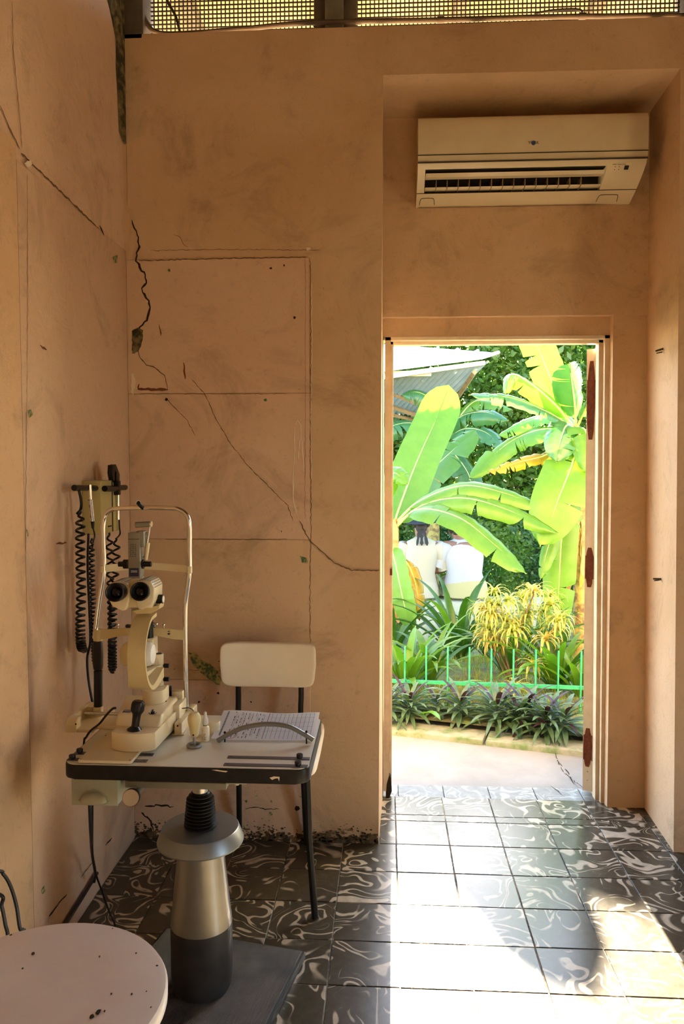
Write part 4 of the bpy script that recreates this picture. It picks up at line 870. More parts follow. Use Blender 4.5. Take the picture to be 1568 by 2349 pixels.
# lamp drum behind the arm
d0, d1 = P(278, 1503, -.81), P(354, 1497, -.81); dc = (d0+d1)/2; hl = (d1.x-d0.x)/2
bm = BM(); lathe(bm, [(0, -hl), (.014, -hl+.001), (.026, -hl+.006), (.0325, -hl+.016), (.034, -hl+.030), (.034, hl*.3), (.0335, hl*.3+.001)], (dc.x, -.81, dc.z), (1, 0, 0), 36); obj('lamp_drum', bm, M_CREAM2, sm)
bm = BM(); lathe(bm, [(.0335, hl*.3), (.0335, hl*.55), (.031, hl*.78), (.025, hl*.93), (.012, hl*1.0), (0, hl*1.01)], (dc.x, -.81, dc.z), (1, 0, 0), 36); ld = obj('lamp_cap', bm, M_LETTER, sm)
bm = BM(); tube(bm, [(dc.x+hl*.5+.004*cos(a*2), -.81-.0335*cos(a)*.98, dc.z+.0335*sin(a)) for a in [.35+.9*k/10 for k in range(11)]], .0026, 6); obj('cap_scale', bm, M_BLACK, ld)
cxl = P(348, 1490, -.775).x
bm = BM(); box(bm, (cxl-.020, -.79, dc.z-.036), (cxl+.009, -.745, P(344, 1462, -.775).z), .005, 3); obj('lamp_bracket', bm, M_CREAM, sm)
bm = BM(); cyl(bm, (P(341, 1430, -.775).x, -.775, P(341, 1463, -.775).z-.004), (P(341, 1430, -.775).x, -.775, P(341, 1400, -.775).z), .0125, seg=22); obj('lamp_column', bm, M_BLACK, sm)
q = P(354, 1431, -.775); bm = BM(); cyl(bm, (q.x-.006, -.775, q.z), (q.x+.005, -.778, q.z), .004); ball(bm, (q.x+.006, -.778, q.z), .0045, 10, 8); obj('column_screw', bm, M_CHROME, sm)
# swing bracket with ring and two knobs
bxc = P(364, 1530, -.765).x; zt_, zb_ = P(364, 1499, -.765).z, P(364, 1574, -.765).z
bm = BM(); cyl(bm, (bxc, -.765, zb_), (bxc, -.765, zt_), .0135, seg=26); box(bm, (bxc-.036, -.78, P(364, 1525, -.765).z), (bxc, -.755, zt_-.001), .002); obj('swing_bracket', bm, M_CREAM, sm)
bm = BM(); cyl(bm, (bxc, -.765, zt_-.001), (bxc, -.765, zt_+.0006), .0088, seg=20); obj('bracket_bore', bm, M_BLACK, sm)
hexpts = [(bxc-.040, -.90), (bxc-.016, -.90), (bxc+.010, -.775), (bxc-.026, -.745)]
bm = BM(); hexa(bm, [(x, y, zbt+.006) for x, y in hexpts], [(x, y, zbt+.034) for x, y in hexpts]); obj('arm_foot', bm, M_CREAM, sm)
for py in (1527, 1558):
    q = P(381, py, -.765); bm = BM(); cyl(bm, (bxc+.010, -.765, q.z), (q.x-.004, -.765, q.z), .0035); cyl(bm, (q.x-.006, -.765, q.z), (q.x+.008, -.765, q.z), .0062, seg=14); obj('bracket_knob', bm, M_BLACK, sm)
q = P(344, 1546, -.80); bm = BM(); tube(bm, smooth_path([q+Vector((-.02, .01, -.004)), q+Vector((-.008, 0, -.006)), q+Vector((0, 0, .0)), q+Vector((-.002, 0, .012))], 5), .0012, 5); obj('lamp_wire', bm, M_BLACK, sm)
# microscope head: two prism housings with ribbed tops, two eyepieces
def housing(sgn, cx, cz, y0, y1):
    pts = [(-.024*sgn, -.006), (-.024*sgn, .012), (-.016*sgn, .024), (.002*sgn, .029), (.020*sgn, .025), (.029*sgn, .010), (.028*sgn, -.024), (.022*sgn, -.036), (-.004*sgn, -.048), (-.012*sgn, -.046), (-.017*sgn, -.038)]
    bm = BM(); prism(bm, [(cx+x, y0, cz+z) for x, z in pts], (0, y1-y0, 0), .004, 3); o = obj('prism_housing', bm, M_CREAM, sm)
    bm = BM(); top = [(-.016*sgn, .024), (.002*sgn, .029), (.020*sgn, .025), (.029*sgn, .010)]
    for k in range(9):
        t = k/8*(len(top)-1); i = min(int(t), len(top)-2); f = t-i; x, z = top[i][0]*(1-f)+top[i+1][0]*f, top[i][1]*(1-f)+top[i+1][1]*f
        box(bm, (cx+x-.0009, y0+.005, cz+z-.0015), (cx+x+.0009, y1-.006, cz+z+.0011))
    obj('rib', bm, MATS['grey_seal'], o, smooth=False)
R0, L0 = P(323, 1357, -.915), P(274, 1359, -.915)
housing(1, R0.x+.004, R0.z, -.912, -.835); housing(-1, L0.x+.000, L0.z-.001, -.910, -.835)
for (fx_, fy_, bx_, by_) in ((320, 1357, 325, 1356), (262, 1359, 276, 1357)):
    f0, b0 = P(fx_, fy_, -.958), P(bx_, by_, -.905); ax = b0-f0; Ln = ax.length
    bm = BM(); lathe(bm, [(.0125, .013), (.016, .008), (.0190, .002), (.0215, 0), (.0235, .0015), (.0242, .007), (.0240, .018), (.0232, .030), (.0215, Ln*.8), (.0195, Ln+.004)], f0, ax, 36); e = obj('eyepiece', bm, M_BLACK, sm)
    bm = BM(); lathe(bm, [(0, .0085), (.008, .0095), (.0132, .0125), (.0132, .0132)], f0, ax, 24); obj('lens', bm, M_GLASS, e)
bm = BM(); box(bm, (L0.x-.006, -.895, R0.z-.046), (R0.x+.024, -.84, R0.z-.020), .004); box(bm, (L0.x+.014, -.89, R0.z-.01), (R0.x-.012, -.845, R0.z+.024), .004); obj('microscope_body', bm, M_CREAM, sm)
bm = BM(); pprism(bm, [(300, 1400), (342, 1396), (367, 1385), (365, 1397), (345, 1408), (312, 1409)], -.89, -.85, .002, 1); obj('microscope_mount', bm, M_CREAM2, sm)
k0 = P(363, 1374, -.87); bm = BM(); cyl(bm, k0-Vector((.006, 0, 0)), k0+Vector((.0125, 0, 0)), .0118, seg=22); mk = obj('magnifier_knob', bm, M_BLACK, sm)
bm = BM(); cyl(bm, k0+Vector((.0118, 0, 0)), k0+Vector((.0138, 0, 0)), .0088, seg=20); obj('knob_face', bm, M_LETTER, mk)
q = P(358, 1392, -.875); bm = BM(); cyl(bm, q-Vector((.006, 0, 0)), q+Vector((.003, 0, 0)), .0045, seg=12); obj('lock_screw', bm, M_BLACK, sm)
# illumination tower
t0, t1 = P(294, 1328, -.81), P(320, 1222, -.81)
bm = BM(); box(bm, (t0.x, -.81, t0.z), (t1.x, -.772, t1.z), .003, 2); box(bm, (t1.x-.012, -.805, P(320, 1255, -.80).z), (P(331, 1240, -.80).x, -.777, P(325, 1218, -.80).z), .002); tw = obj('illumination_tower', bm, M_GREYMET, sm)
bm = BM(); a, b = P(297, 1322, -.8105), P(318, 1303, -.8105); box(bm, (a.x, -.8116, a.z), (b.x, -.8098, b.z)); lb = obj('name_label', bm, M_BLUEINK, tw)
lettering('lettering', 'ZEISS', .0078, ((a.x+b.x)/2, -.8119, a.z*.42+b.z*.58), (1, 0, 0), (0, 0, 1), M_LETTER, lb)
bm = BM()
for k in range(7):
    for i in range(4):
        x = a.x+.003+i*.0045+random.uniform(-.0008, .0008); z = P(300, 1250, -.81).z-.001-k*.0052; box(bm, (x, -.8106, z), (x+.0012, -.8098, z+.0035))
obj('scale_print', bm, M_INK, tw, smooth=False)
bm = BM(); box(bm, (t0.x+.001, -.8106, P(300, 1237, -.81).z), (t1.x-.001, -.8098, P(300, 1236, -.81).z)); obj('seam', bm, M_BLACK, tw)
for (x0, x1, r0) in ((272, 286, .0072), (284, 294, .0125), (320, 330, .0130), (329, 347, .0072)):
    a, b = P(x0, 1294, -.79), P(x1, 1294, -.79); bm = BM(); cyl(bm, a, b, r0, seg=22); obj('slit_knob', bm, M_BLACK, tw)
bm = BM(); cyl(bm, P(311, 1204, -.785), P(345, 1202, -.785), .0078, seg=20); obj('lamp_rest', bm, M_GREYMET, sm)
bm = BM(); cyl(bm, P(345, 1202, -.785), P(348, 1202, -.785), .0078, seg=20); obj('rest_cap', bm, M_CREAM, sm)
bm = BM(); cyl(bm, P(343, 1208, -.785), P(337, 1246, -.785), .003, seg=12); cyl(bm, P(330, 1224, -.785), P(342, 1224, -.785), .0042, seg=12); obj('tilt_rod', bm, M_STEEL, sm)
bm = BM(); cyl(bm, P(339, 1245, -.785), P(334, 1284, -.785), .0062, .0052, seg=16); obj('rod_sleeve', bm, M_CREAM, sm)
bm = BM(); tube(bm, smooth_path([P(324, 1258, -.79), P(326, 1262, -.79), P(326, 1276, -.79), P(331, 1277, -.79)], 4), .0013, 6); obj('wire_clip', bm, M_CHROME, sm)
bm = BM(); box(bm, (P(313, 1320, -.80).x, -.80, P(313, 1345, -.80).z), (P(325, 1320, -.80).x, -.78, P(313, 1322, -.80).z), .001); obj('tower_foot', bm, M_GREYMET, sm)
# head rest: chrome frame, brow band, chin bar
HY = -.715
fr = smooth_path([P(217, 1464, HY), P(221, 1425, HY), P(228, 1372, HY), P(236, 1325, HY), P(238, 1290, HY), P(236, 1240, HY), P(236, 1205, HY), P(241, 1183, HY), P(254, 1170, HY), P(275, 1166, HY), P(330, 1165, HY), P(394, 1166, HY), P(416, 1171, HY), P(429, 1184, HY), P(434, 1207, HY), P(434, 1260, HY), P(434, 1310, HY), P(430, 1345, HY), P(425, 1385, HY), P(424, 1440, HY), P(425, 1530, HY), P(427, 1622, HY)], 6)
bm = BM(); tube(bm, fr, .0066, 14); hf = obj('head_frame', bm, M_CHROME, sm)
q = P(328, 1164, HY); bm = BM(); cyl(bm, q+Vector((0, 0, -.002)), q+Vector((-.006, -.022, .014)), .0062, .0066, seg=16); obj('fixation_light', bm, M_BLACK, sm)
bm = BM(); tube(bm, [q+Vector((-.006, -.022, .014))+Vector((.0062*cos(a), 0, .0062*sin(a))) for a in [2*pi*k/16 for k in range(16)]], .0007, 5, closed=True); obj('light_ring', bm, M_LETTER, sm)
bm = BM()
def strap(bm, pts_top, pts_bot, Yf, th):
    A = [P(x, y, Yf(x)) for x, y in pts_top]; B = [P(x, y, Yf(x)) for x, y in pts_bot]; n = len(A); D = Vector((0, th, 0))
    a, b, c, d = ([bm.verts.new(p) for p in A], [bm.verts.new(p) for p in B], [bm.verts.new(p+D) for p in A], [bm.verts.new(p+D) for p in B])
    for i in range(n-1):
        for q in ((a[i], a[i+1], b[i+1], b[i]), (c[i], d[i], d[i+1], c[i+1]), (a[i], c[i], c[i+1], a[i+1]), (b[i], b[i+1], d[i+1], d[i])): bm.faces.new(q)
    bm.faces.new((a[0], b[0], d[0], c[0])); bm.faces.new((a[-1], c[-1], d[-1], b[-1]))
yb = lambda x: HY-.002+.028*(1-((x-336)/100)**2)
strap(bm, [(236, 1297), (260, 1294), (290, 1291), (336, 1290), (380, 1293), (410, 1296), (437, 1299)], [(236, 1313), (260, 1311), (290, 1308), (336, 1306), (380, 1309), (410, 1312), (437, 1314)], yb, .003); obj('brow_band', bm, M_CREAM, sm)
for px, py in ((236, 1305), (435, 1307)):
    q = P(px, py, HY); bm = BM(); box(bm, q-Vector((.005, .008, .010)), q+Vector((.006, .008, .010)), .002); obj('band_clamp', bm, M_CREAM, sm)
bm = BM(); yc = lambda x: HY-.006-.012*(1-((x-318)/108)**2)
strap(bm, [(226, 1445), (250, 1444), (275, 1442), (300, 1441), (340, 1441), (365, 1442), (395, 1444), (422, 1447)], [(226, 1467), (250, 1465), (275, 1459), (300, 1457), (340, 1457), (365, 1459), (395, 1466), (422, 1468)], yc, .009)
cyl(bm, P(226, 1443, HY), P(225, 1469, HY), .0135, seg=24); obj('chin_bar', bm, M_CREAM2, sm)
q = P(387, 1454, yc(387)-.0006); bm = BM(); prism(bm, [q+Vector((-.005, 0, 0)), q+Vector((0, 0, -.003)), q+Vector((.005, 0, 0)), q+Vector((0, 0, .003))], (0, -.0006, 0)); prism(bm, [q+Vector((-.004, 0, .008)), q+Vector((0, 0, .005)), q+Vector((.004, 0, .008))], (0, -.0006, 0)); obj('bar_arrow', bm, M_BLACK, sm)
bm = BM(); superell(bm, P(323, 1440, HY+.004), .043, .016, .006, .5, .5, 28, 10, lambda p: p+Vector((0, 0, .010*(abs(p.x)/.043)**2-.004))); obj('chin_rest', bm, M_BLACK, sm)
for px in (270, 375):
    q = P(px, 1441, HY); bm = BM(); cyl(bm, q, q+Vector((0, 0, .008)), .002, seg=8); ball(bm, q+Vector((0, 0, .009)), .0036, 10, 8); obj('paper_pin', bm, M_CHROME, sm)
bm = BM(); g0, g1 = P(225, 1537, HY), P(225, 1470, HY); lathe(bm, [(.0085, 0), (.0125, .003), (.0140, .012), (.0150, (g1.z-g0.z)*.5), (.0138, (g1.z-g0.z)*.9), (.0120, g1.z-g0.z)], g0, (0, 0, 1), 24); obj('height_grip', bm, M_RUBBER, sm)
bm = BM(); cyl(bm, P(225, 1622, HY), P(225, 1539, HY), .0122, seg=24); obj('height_post', bm, M_BLACK, sm)
bm = BM(); cyl(bm, P(225, 1650, HY), P(225, 1620, HY), .0142, seg=24); obj('post_foot', bm, M_CREAM, sm)
# rail brackets, axle and cross plate
lx = P(173, 1670, -.80).x; rx = P(411, 1675, -.82).x
bm = BM()
prism(bm, [(lx-.0135, -.812, TZ+.0025), (lx-.0135, -.812, TZ+.0375), (lx-.0135, -.675, TZ+.0375), (lx-.0135, -.675, TZ+.0025)], (.012, 0, 0), .002, 1)
prism(bm, [(lx-.014, -.835, TZ+.002), (lx-.014, -.835, TZ+.022), (lx-.014, -.822, TZ+.036), (lx-.014, -.800, TZ+.038), (lx-.014, -.800, TZ+.002)], (.030, 0, 0), .002, 1)
prism(bm, [(lx-.014, -.72, TZ+.002), (lx-.014, -.72, TZ+.036), (lx-.014, -.68, TZ+.038), (lx-.014, -.66, TZ+.002)], (.030, 0, 0), .002, 1)
box(bm, (lx-.010, -.83, TZ+.0005), (lx+.060, -.66, TZ+.010), .002); obj('rail_bracket', bm, M_CREAM, sm)
q = P(175, 1668, -.837); bm = BM(); cyl(bm, (q.x-.002, -.834, TZ+.026), (q.x-.002, -.8365, TZ+.026), .0022, seg=8); obj('screw', bm, M_BLACK, sm)
bm = BM(); box(bm, (lx+.02, -.80, TZ+.0005), (rx, -.70, TZ+.0095), .002); obj('cross_plate', bm, M_CREAM, sm)
bm = BM(); cyl(bm, (lx+.004, -.745, TZ+.026), (rx+.004, -.745, TZ+.026), .0048, seg=16); obj('axle', bm, M_STEEL, sm)
bm = BM(); box(bm, (rx-.010, -.835, TZ+.0005), (rx+.011, -.665, TZ+.034), .003); box(bm, (rx-.016, -.835, TZ+.0005), (rx+.017, -.665, TZ+.004), .001); box(bm, (rx-.002, -.735, TZ+.030), (rx+.016, -.695, TZ+.041), .003); obj('rail_bracket', bm, M_CREAM, sm)
bm = BM(); cyl(bm, (rx, -.8345, TZ+.027), (rx, -.837, TZ+.027), .0024, seg=8); obj('screw', bm, M_BLACK, sm)
bm = BM(); tube(bm, smooth_path([P(266, 1624, -.88), P(258, 1626, -.885), P(244, 1640, -.89), P(228, 1660, -.885), P(208, 1676, -.87), P(197, 1692, -.86), Vector((-.842, -.86, .69)), Vector((-.848, -.86, .62)), Vector((-.86, -.86, .57))], 6), .0030, 7); obj('power_cord', bm, M_BLACK, sm)

# ------------------------------------------------------------------ outside: step, path, kerb, garden ground
path = BM(); box(path, (-4, .44, -.14), (6, 2.2, -.030)); path = struct('path', path, M_CONC)
bm = BM(); box(bm, (-4, .424, -.14), (6, .590, -.024)); step = struct('trim_1', bm, M_GROUT)
for i in range(-3, 9):
    half_tile(.02+.2*i-.005, .02+.2*(i+1)-.005, .424, .588, M_TILEOUT, -.016, step)
bm = BM()
for pts in ([(1270, 1712), (1278, 1745), (1292, 1772), (1308, 1785), (1316, 1799)], [(1278, 1745), (1300, 1770), (1312, 1792)], [(1308, 1785), (1330, 1803), (1342, 1812)], [(1262, 1803), (1278, 1815), (1290, 1825)]):
    ribbon(bm, jag([at(x, y, Z=-.0295 if y < 1800 else -.0155) for x, y in pts], .02, .0035), .004, (0, 0, 1), .0006)
obj('crack', bm, M_CRACK, path, smooth=False)
K0, K1 = at(905, 1688, Z=-.03), at(1330, 1737, Z=-.03); kd = (K1-K0).normalized(); kn = Vector((-kd.y, kd.x, 0))
bm = BM(); a, b = K0-kd*4, K1+kd*4
for k in range(8):
    p, q = a.lerp(b, k/8+.0008), a.lerp(b, (k+1)/8-.0008)
    hexa(bm, [p+Vector((0, 0, -.05)), q+Vector((0, 0, -.05)), q+kn*.17+Vector((0, 0, -.05)), p+kn*.17+Vector((0, 0, -.05))], [p+kn*.008+Vector((0, 0, .028)), q+kn*.008+Vector((0, 0, .028)), q+kn*.17+Vector((0, 0, .028)), p+kn*.17+Vector((0, 0, .028))])
bmesh.ops.bevel(bm, geom=bm.edges[:], offset=.006, segments=2, profile=.5, affect='EDGES'); struct('trim_2', bm, M_KERB)
def gz(x, y): return .03 if y < 2.6 else (.03-.42*min(1, (y-2.6)/2.0))
bm = BM(); gx, gy = 34, 44; G = []
for i in range(gx+1):
    row = []
    for j in range(gy+1):
        x = -9+i*.62; y = 1.05+(j/gy)**1.7*20
        p = Vector((x, y, 0)); dk = (p-K0).dot(kn)
        if j == 0: p = K0+kd*((x-K0.x)/kd.x)+kn*.15; 
        z = gz(p.x, p.y)+.03*mnoise.noise(Vector((p.x*1.3, p.y*1.3, 0))) if j else .025
        if dk < .18 and j: p = K0+kd*((x-K0.x)/kd.x)+kn*(.18+.01*j); z = .03
        row.append(bm.verts.new((p.x, p.y, z)))
    G.append(row)
for i in range(gx):
    for j in range(gy): bm.faces.new((G[i][j], G[i+1][j], G[i+1][j+1], G[i][j+1]))
struct('ground', bm, M_SOIL, recalc=False)

# ------------------------------------------------------------------ low green railing
M_FENCE = mat('green_gloss_paint', (0.02, 0.30, 0.13), 0.4, col2=(0.05, 0.36, 0.18), nscale=30)
F0, F1 = at(905, 1562, Y=1.62), at(1340, 1578, Y=1.50); fd = (F1-F0).normalized()
fe = thing('garden_railing', 'low green painted metal railing with thin pickets along the flower bed', 'fence', (F0.x, F0.y, .0))
fn_ = Vector((-fd.y, fd.x, 0)).normalized()
bm = BM(); a, b = F0-fd*2.2, F1+fd*2.2; hz = Vector((0, 0, .010)); hy = fn_*.006
hexa(bm, [a-hy-hz, b-hy-hz, b+hy-hz, a+hy-hz], [a-hy+hz, b-hy+hz, b+hy+hz, a+hy+hz]); obj('rail', bm, M_FENCE, fe)
sp_ = (at(1026, 1560, Y=1.6)-at(977, 1560, Y=1.6)).length
p928 = F0+fd*((at(928, 1560, Y=1.61).x-F0.x)/fd.x)
pm = None
for k in range(-14, 25):
    c = p928+fd*sp_*k
    o = None
    bm = BM(); zt = .212+random.uniform(-.004, .004); cyl(bm, (c.x, c.y-.009, -.04), (c.x, c.y-.009, c.z+zt), .0050, seg=8); obj('picket', bm, M_FENCE, fe)

# ------------------------------------------------------------------ leaves and plants
def lmat(name, c, c2, tr=.45, rough=.38, ns=9): return mat(name, c, rough, col2=c2, nscale=ns, trans=tr, spec=.5)
G_FRESH = lmat('leaf_fresh', (0.076, 0.208, 0.014), (0.104, 0.239, 0.019), .38)
G_LIME = lmat('leaf_lime', (.125, .28, .028), (.10, .25, .022), .40)
G_BLUE = lmat('leaf_bluish', (0.043, 0.147, 0.046), (0.061, 0.184, 0.055), .35, .28)
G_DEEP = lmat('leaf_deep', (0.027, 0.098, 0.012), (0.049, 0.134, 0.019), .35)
G_STRAP = lmat('leaf_strap', (0.073, 0.184, 0.014), (0.122, 0.233, 0.019), .45)
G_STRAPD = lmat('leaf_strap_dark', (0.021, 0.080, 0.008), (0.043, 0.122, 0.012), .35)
G_YEL = lmat('leaf_yellowing', (0.337, 0.233, 0.009), (0.379, 0.306, 0.031), .5)
G_DRY = lmat('leaf_dry', (0.208, 0.122, 0.037), (0.318, 0.220, 0.073), .3, .7)
G_RHOE = lmat('leaf_rhoeo', (.050, .110, .045), (.105, .165, .075), .2, .4, 30)
G_PURP = lmat('leaf_purple', (0.034, 0.008, 0.019), (0.049, 0.019, 0.025), .2, .45, 30)
G_CROT = lmat('leaf_variegated', (.52, .47, .12), (.24, .33, .05), .45, .4, 30)
G_CROT2 = lmat('leaf_tan', (.50, .36, .09), (.50, .44, .14), .45, .5, 40)
G_TREE = lmat('leaf_tree', (.045, .135, .022), (.13, .22, .035), .45, .4, 2.2)
G_TREE2 = lmat('leaf_tree_blue', (.030, .10, .035), (.07, .16, .05), .35, .4, 2.2)
M_RIBL = mat('leaf_midrib', (.55, .60, .16), .4)
M_STEM = mat('banana_stem', (.30, .24, .05), .6, col2=(.12, .07, .02), nscale=14, ncon=(.45, .6), bump=.5)
M_SHEATH = mat('dry_sheath', (.46, .33, .12), .75, col2=(.25, .13, .04), nscale=18, bump=.5)
M_BARK = mat('bark', (.16, .11, .07), .9, col2=(.09, .06, .04), nscale=12, bump=.8)

def banana_leaf(parent, pts, width, m, up=(0, 0, 1), fold=.35, tears=3, droop=.25, tip=.5, stalk=.12, seed=0, rib=M_RIBL):
    rnd = random.Random(seed); C = smooth_path(pts, 10); N = len(C)-1; up = Vector(up).normalized()
    def fr_(s):
        f = s*N; i = min(int(f), N-1); c = C[i].lerp(C[i+1], f-i); t = (C[i+1]-C[i]).normalized()
        side = t.cross(up); side = side.normalized() if side.length > 1e-4 else Vector((1, 0, 0)); n = side.cross(t).normalized()
        return c, t, side, n
    def wd(s):
        if s < stalk: return 0.006
        u = (s-stalk)/(1-stalk)
        return width/2*max(.02, min(1, u*5.0)**.6*(1-max(0, (u-tip)/(1-tip))**2.2)**.62)
    bm = BM()
    for sd in (-1, 1):
        cuts = sorted([stalk+.05]+[rnd.uniform(stalk+.12, .95) for _ in range(tears)]+[1.0])
        cuts[0] = stalk
        for a, b in zip(cuts, cuts[1:]):
            if b-a < .01: continue
            n = max(2, int((b-a)*26)); dr = droop*rnd.uniform(.6, 1.5); pull = rnd.uniform(.004, .03) if tears else 0
            grid = []
            for i in range(n+1):
                s = a+(b-a)*i/n; row = []
                for j in range(5):
                    v = j/4; e = (i/n-.5)*2
                    s2 = s-e*abs(e)**3*pull*v*v*(1 if tears else 0)
                    c, t, side, nr = fr_(max(0, min(1, s2))); w_ = wd(s)*v
                    ang = fold-dr*v*1.6
                    row.append(bm.verts.new(c+side*sd*w_*cos(ang)+nr*(w_*sin(ang)+.006*sin(s*60+sd)*v)))
                grid.append(row)
            for i in range(n):
                for j in range(4): bm.faces.new((grid[i][j], grid[i+1][j], grid[i+1][j+1], grid[i][j+1]))
    o = obj('leaf', bm, m, parent, recalc=False)
    bm = BM(); k = len(C); tube(bm, [c-fr_(i/N)[3]*.004 for i, c in enumerate(C)], [.011*(1-.8*i/k) for i in range(k)], 6); obj('midrib', bm, rib, o)
    return o
def pts3(*a): return [at(x, y, Y=Y) for x, y, Y in a]
TC = Vector((0, -1, .25))       # blade turned towards the house
b0 = at(897, 1420, Y=3.5); bl = thing('banana_plant', 'banana plant at the left edge of the doorway with a tall pale leaf', 'banana plant', (b0.x, b0.y, -.25), 'banana plants in the garden')
bm = BM(); tube(bm, [(b0.x-.02, 3.5, -.25), (b0.x-.01, 3.5, .5), at(903, 1230, Y=3.5), at(908, 1190, Y=3.5)], [.075, .06, .042, .02], 12); obj('stem', bm, M_STEM, bl)
for k in range(7):
    a = random.uniform(0, 6.28); bm = BM(); z0 = .25+.12*k; r = .062
    p0 = Vector((b0.x+r*cos(a), 3.5-abs(r*sin(a)), z0)); ribbon(bm, smooth_path([p0+Vector((0, 0, .25)), p0+Vector((.005, -.02, .1)), p0+Vector((.02*cos(a), -.04, -.08)), p0+Vector((.05*cos(a), -.05, -.22))], 4), .045, (0, -1, 0), .004); obj('dry_sheath', bm, M_SHEATH, bl)
banana_leaf(bl, pts3((900, 1215, 3.5), (915, 1165, 3.65), (955, 1060, 4.05), (1000, 960, 4.45), (1030, 884, 4.65)), .385, G_LIME, TC, .12, 0, .10, .78, .08, 1)
banana_leaf(bl, pts3((905, 1200, 3.50), (960, 1150, 3.40), (1060, 1114, 3.25), (1160, 1132, 3.15), (1250, 1168, 3.10)), 0.228, G_FRESH, (-.1, -.55, 1), .25, 2, .5, .5, .15, 2)
banana_leaf(bl, pts3((905, 1205, 3.50), (970, 1158, 3.35), (1060, 1142, 3.17), (1160, 1168, 3.05), (1282, 1224, 2.95)), 0.240, G_FRESH, (-.1, -.8, 1), .25, 3, .45, .45, .15, 3)
banana_leaf(bl, pts3((905, 1210, 3.50), (960, 1168, 3.25), (1050, 1186, 3.05), (1130, 1246, 2.95), (1207, 1316, 2.87)), 0.294, G_FRESH, (.5, -1, 1.0), .15, 2, .25, .62, .14, 4)
banana_leaf(bl, pts3((903, 1200, 3.6), (960, 1110, 4.3), (1030, 1040, 4.75), (1092, 985, 5.0)), .36, G_FRESH, (-.4, -1, .6), .2, 4, .25, .6, .14, 5)
banana_leaf(bl, pts3((897, 1190, 3.50), (890, 1110, 3.35), (905, 1085, 3.25), (935, 1112, 3.15)), 0.168, G_FRESH, (-.3, -1, .5), .2, 2, .4, .5, .14, 6)
banana_leaf(bl, pts3((897, 1255, 3.45), (908, 1300, 3.30), (925, 1380, 3.20), (944, 1448, 3.15)), 0.228, G_LIME, (-.8, -1, -.1), .1, 0, .1, .6, .03, 7)
banana_leaf(bl, pts3((908, 1275, 3.45), (935, 1295, 3.35), (955, 1350, 3.30), (962, 1425, 3.25)), 0.180, G_YEL, (.5, -1, .1), .5, 6, .8, .5, .1, 8)
banana_leaf(bl, pts3((905, 1290, 3.45), (925, 1315, 3.35), (940, 1370, 3.25), (950, 1405, 3.25)), 0.144, G_YEL, (-.2, -1, .1), .6, 5, .9, .5, .1, 9)
rx0 = at(1330, 1480, Y=3.5); br = thing('banana_plant', 'banana plant at the right of the doorway with a dry yellow trunk and hanging leaves', 'banana plant', (rx0.x, 3.5, -.2), 'banana plants in the garden')
bm = BM(); tube(bm, [(rx0.x, 3.5, -.2), at(1330, 1400, Y=3.5), at(1330, 1200, Y=3.5), at(1328, 1040, Y=3.5), at(1318, 975, Y=3.5)], [.062, .056, .05, .046, .03], 14); obj('stem', bm, M_STEM, br)
for k in range(12):
    a = random.uniform(.2, 2.9); zt = random.uniform(.5, 1.5); r = .052; p0 = Vector((rx0.x-.02+r*cos(a), 3.5-r*sin(a), zt))
    bm = BM(); ribbon(bm, smooth_path([p0+Vector((0, 0, .2)), p0+Vector((.004, -.01, .05)), p0+Vector((.03*cos(a), -.03, -.12)), p0+Vector((.07*cos(a)-.02, -.045, -.30))], 4), .04, (cos(a)*.5, -1, 0), .004); obj('dry_sheath', bm, M_SHEATH if k % 3 else G_YEL, br)
banana_leaf(br, pts3((1318, 990, 3.50), (1285, 925, 3.50), (1255, 850, 3.52), (1225, 775, 3.60), (1195, 690, 3.70)), 0.282, G_LIME, TC, .12, 2, .1, .7, .1, 11)
banana_leaf(br, pts3((1318, 985, 3.50), (1275, 930, 3.40), (1220, 882, 3.30), (1172, 858, 3.20), (1158, 905, 3.10)), 0.226, G_LIME, (-.6, -1, .8), -.3, 3, .5, .6, .1, 12)
banana_leaf(br, pts3((1318, 985, 3.50), (1255, 945, 3.35), (1170, 912, 3.20), (1075, 905, 3.10)), 0.192, G_BLUE, (0, -.7, 1), .3, 6, .5, .5, .12, 13)
banana_leaf(br, pts3((1320, 980, 3.50), (1318, 930, 3.40), (1312, 880, 3.30), (1306, 832, 3.20)), 0.362, G_BLUE, (-.1, -1, .5), -.5, 4, .2, .5, .12, 14)
banana_leaf(br, pts3((1322, 980, 3.50), (1345, 930, 3.30), (1370, 905, 3.10), (1400, 910, 2.90)), 0.294, G_BLUE, (-.2, -.7, 1), .3, 6, .5, .5, .12, 15)
banana_leaf(br, pts3((1318, 990, 3.5), (1240, 985, 3.75), (1160, 1020, 3.95), (1075, 1100, 3.9)), .27, G_FRESH, (-.3, -1, 1.1), .2, 3, .4, .5, .12, 16)
banana_leaf(br, pts3((1318, 1000, 3.50), (1255, 1042, 3.40), (1190, 1060, 3.30), (1118, 1085, 3.20)), 0.136, G_YEL, (-.3, -1, .9), .3, 6, .5, .5, .12, 17)
banana_leaf(br, pts3((1322, 990, 3.48), (1318, 1045, 3.20), (1282, 1140, 3.05), (1238, 1255, 3.00)), 0.407, G_FRESH, (-.25, -1, .15), .12, 2, .12, .6, .08, 18)
banana_leaf(br, pts3((1322, 985, 3.48), (1300, 975, 3.30), (1285, 1010, 3.15), (1275, 1060, 3.10)), 0.282, G_BLUE, (-.2, -1, .6), .2, 3, .4, .5, .08, 19)
banana_leaf(br, pts3((1322, 985, 3.48), (1340, 985, 3.20), (1352, 1030, 3.10), (1350, 1090, 3.05)), 0.271, G_FRESH, (.2, -1, .5), .2, 3, .4, .5, .08, 20)
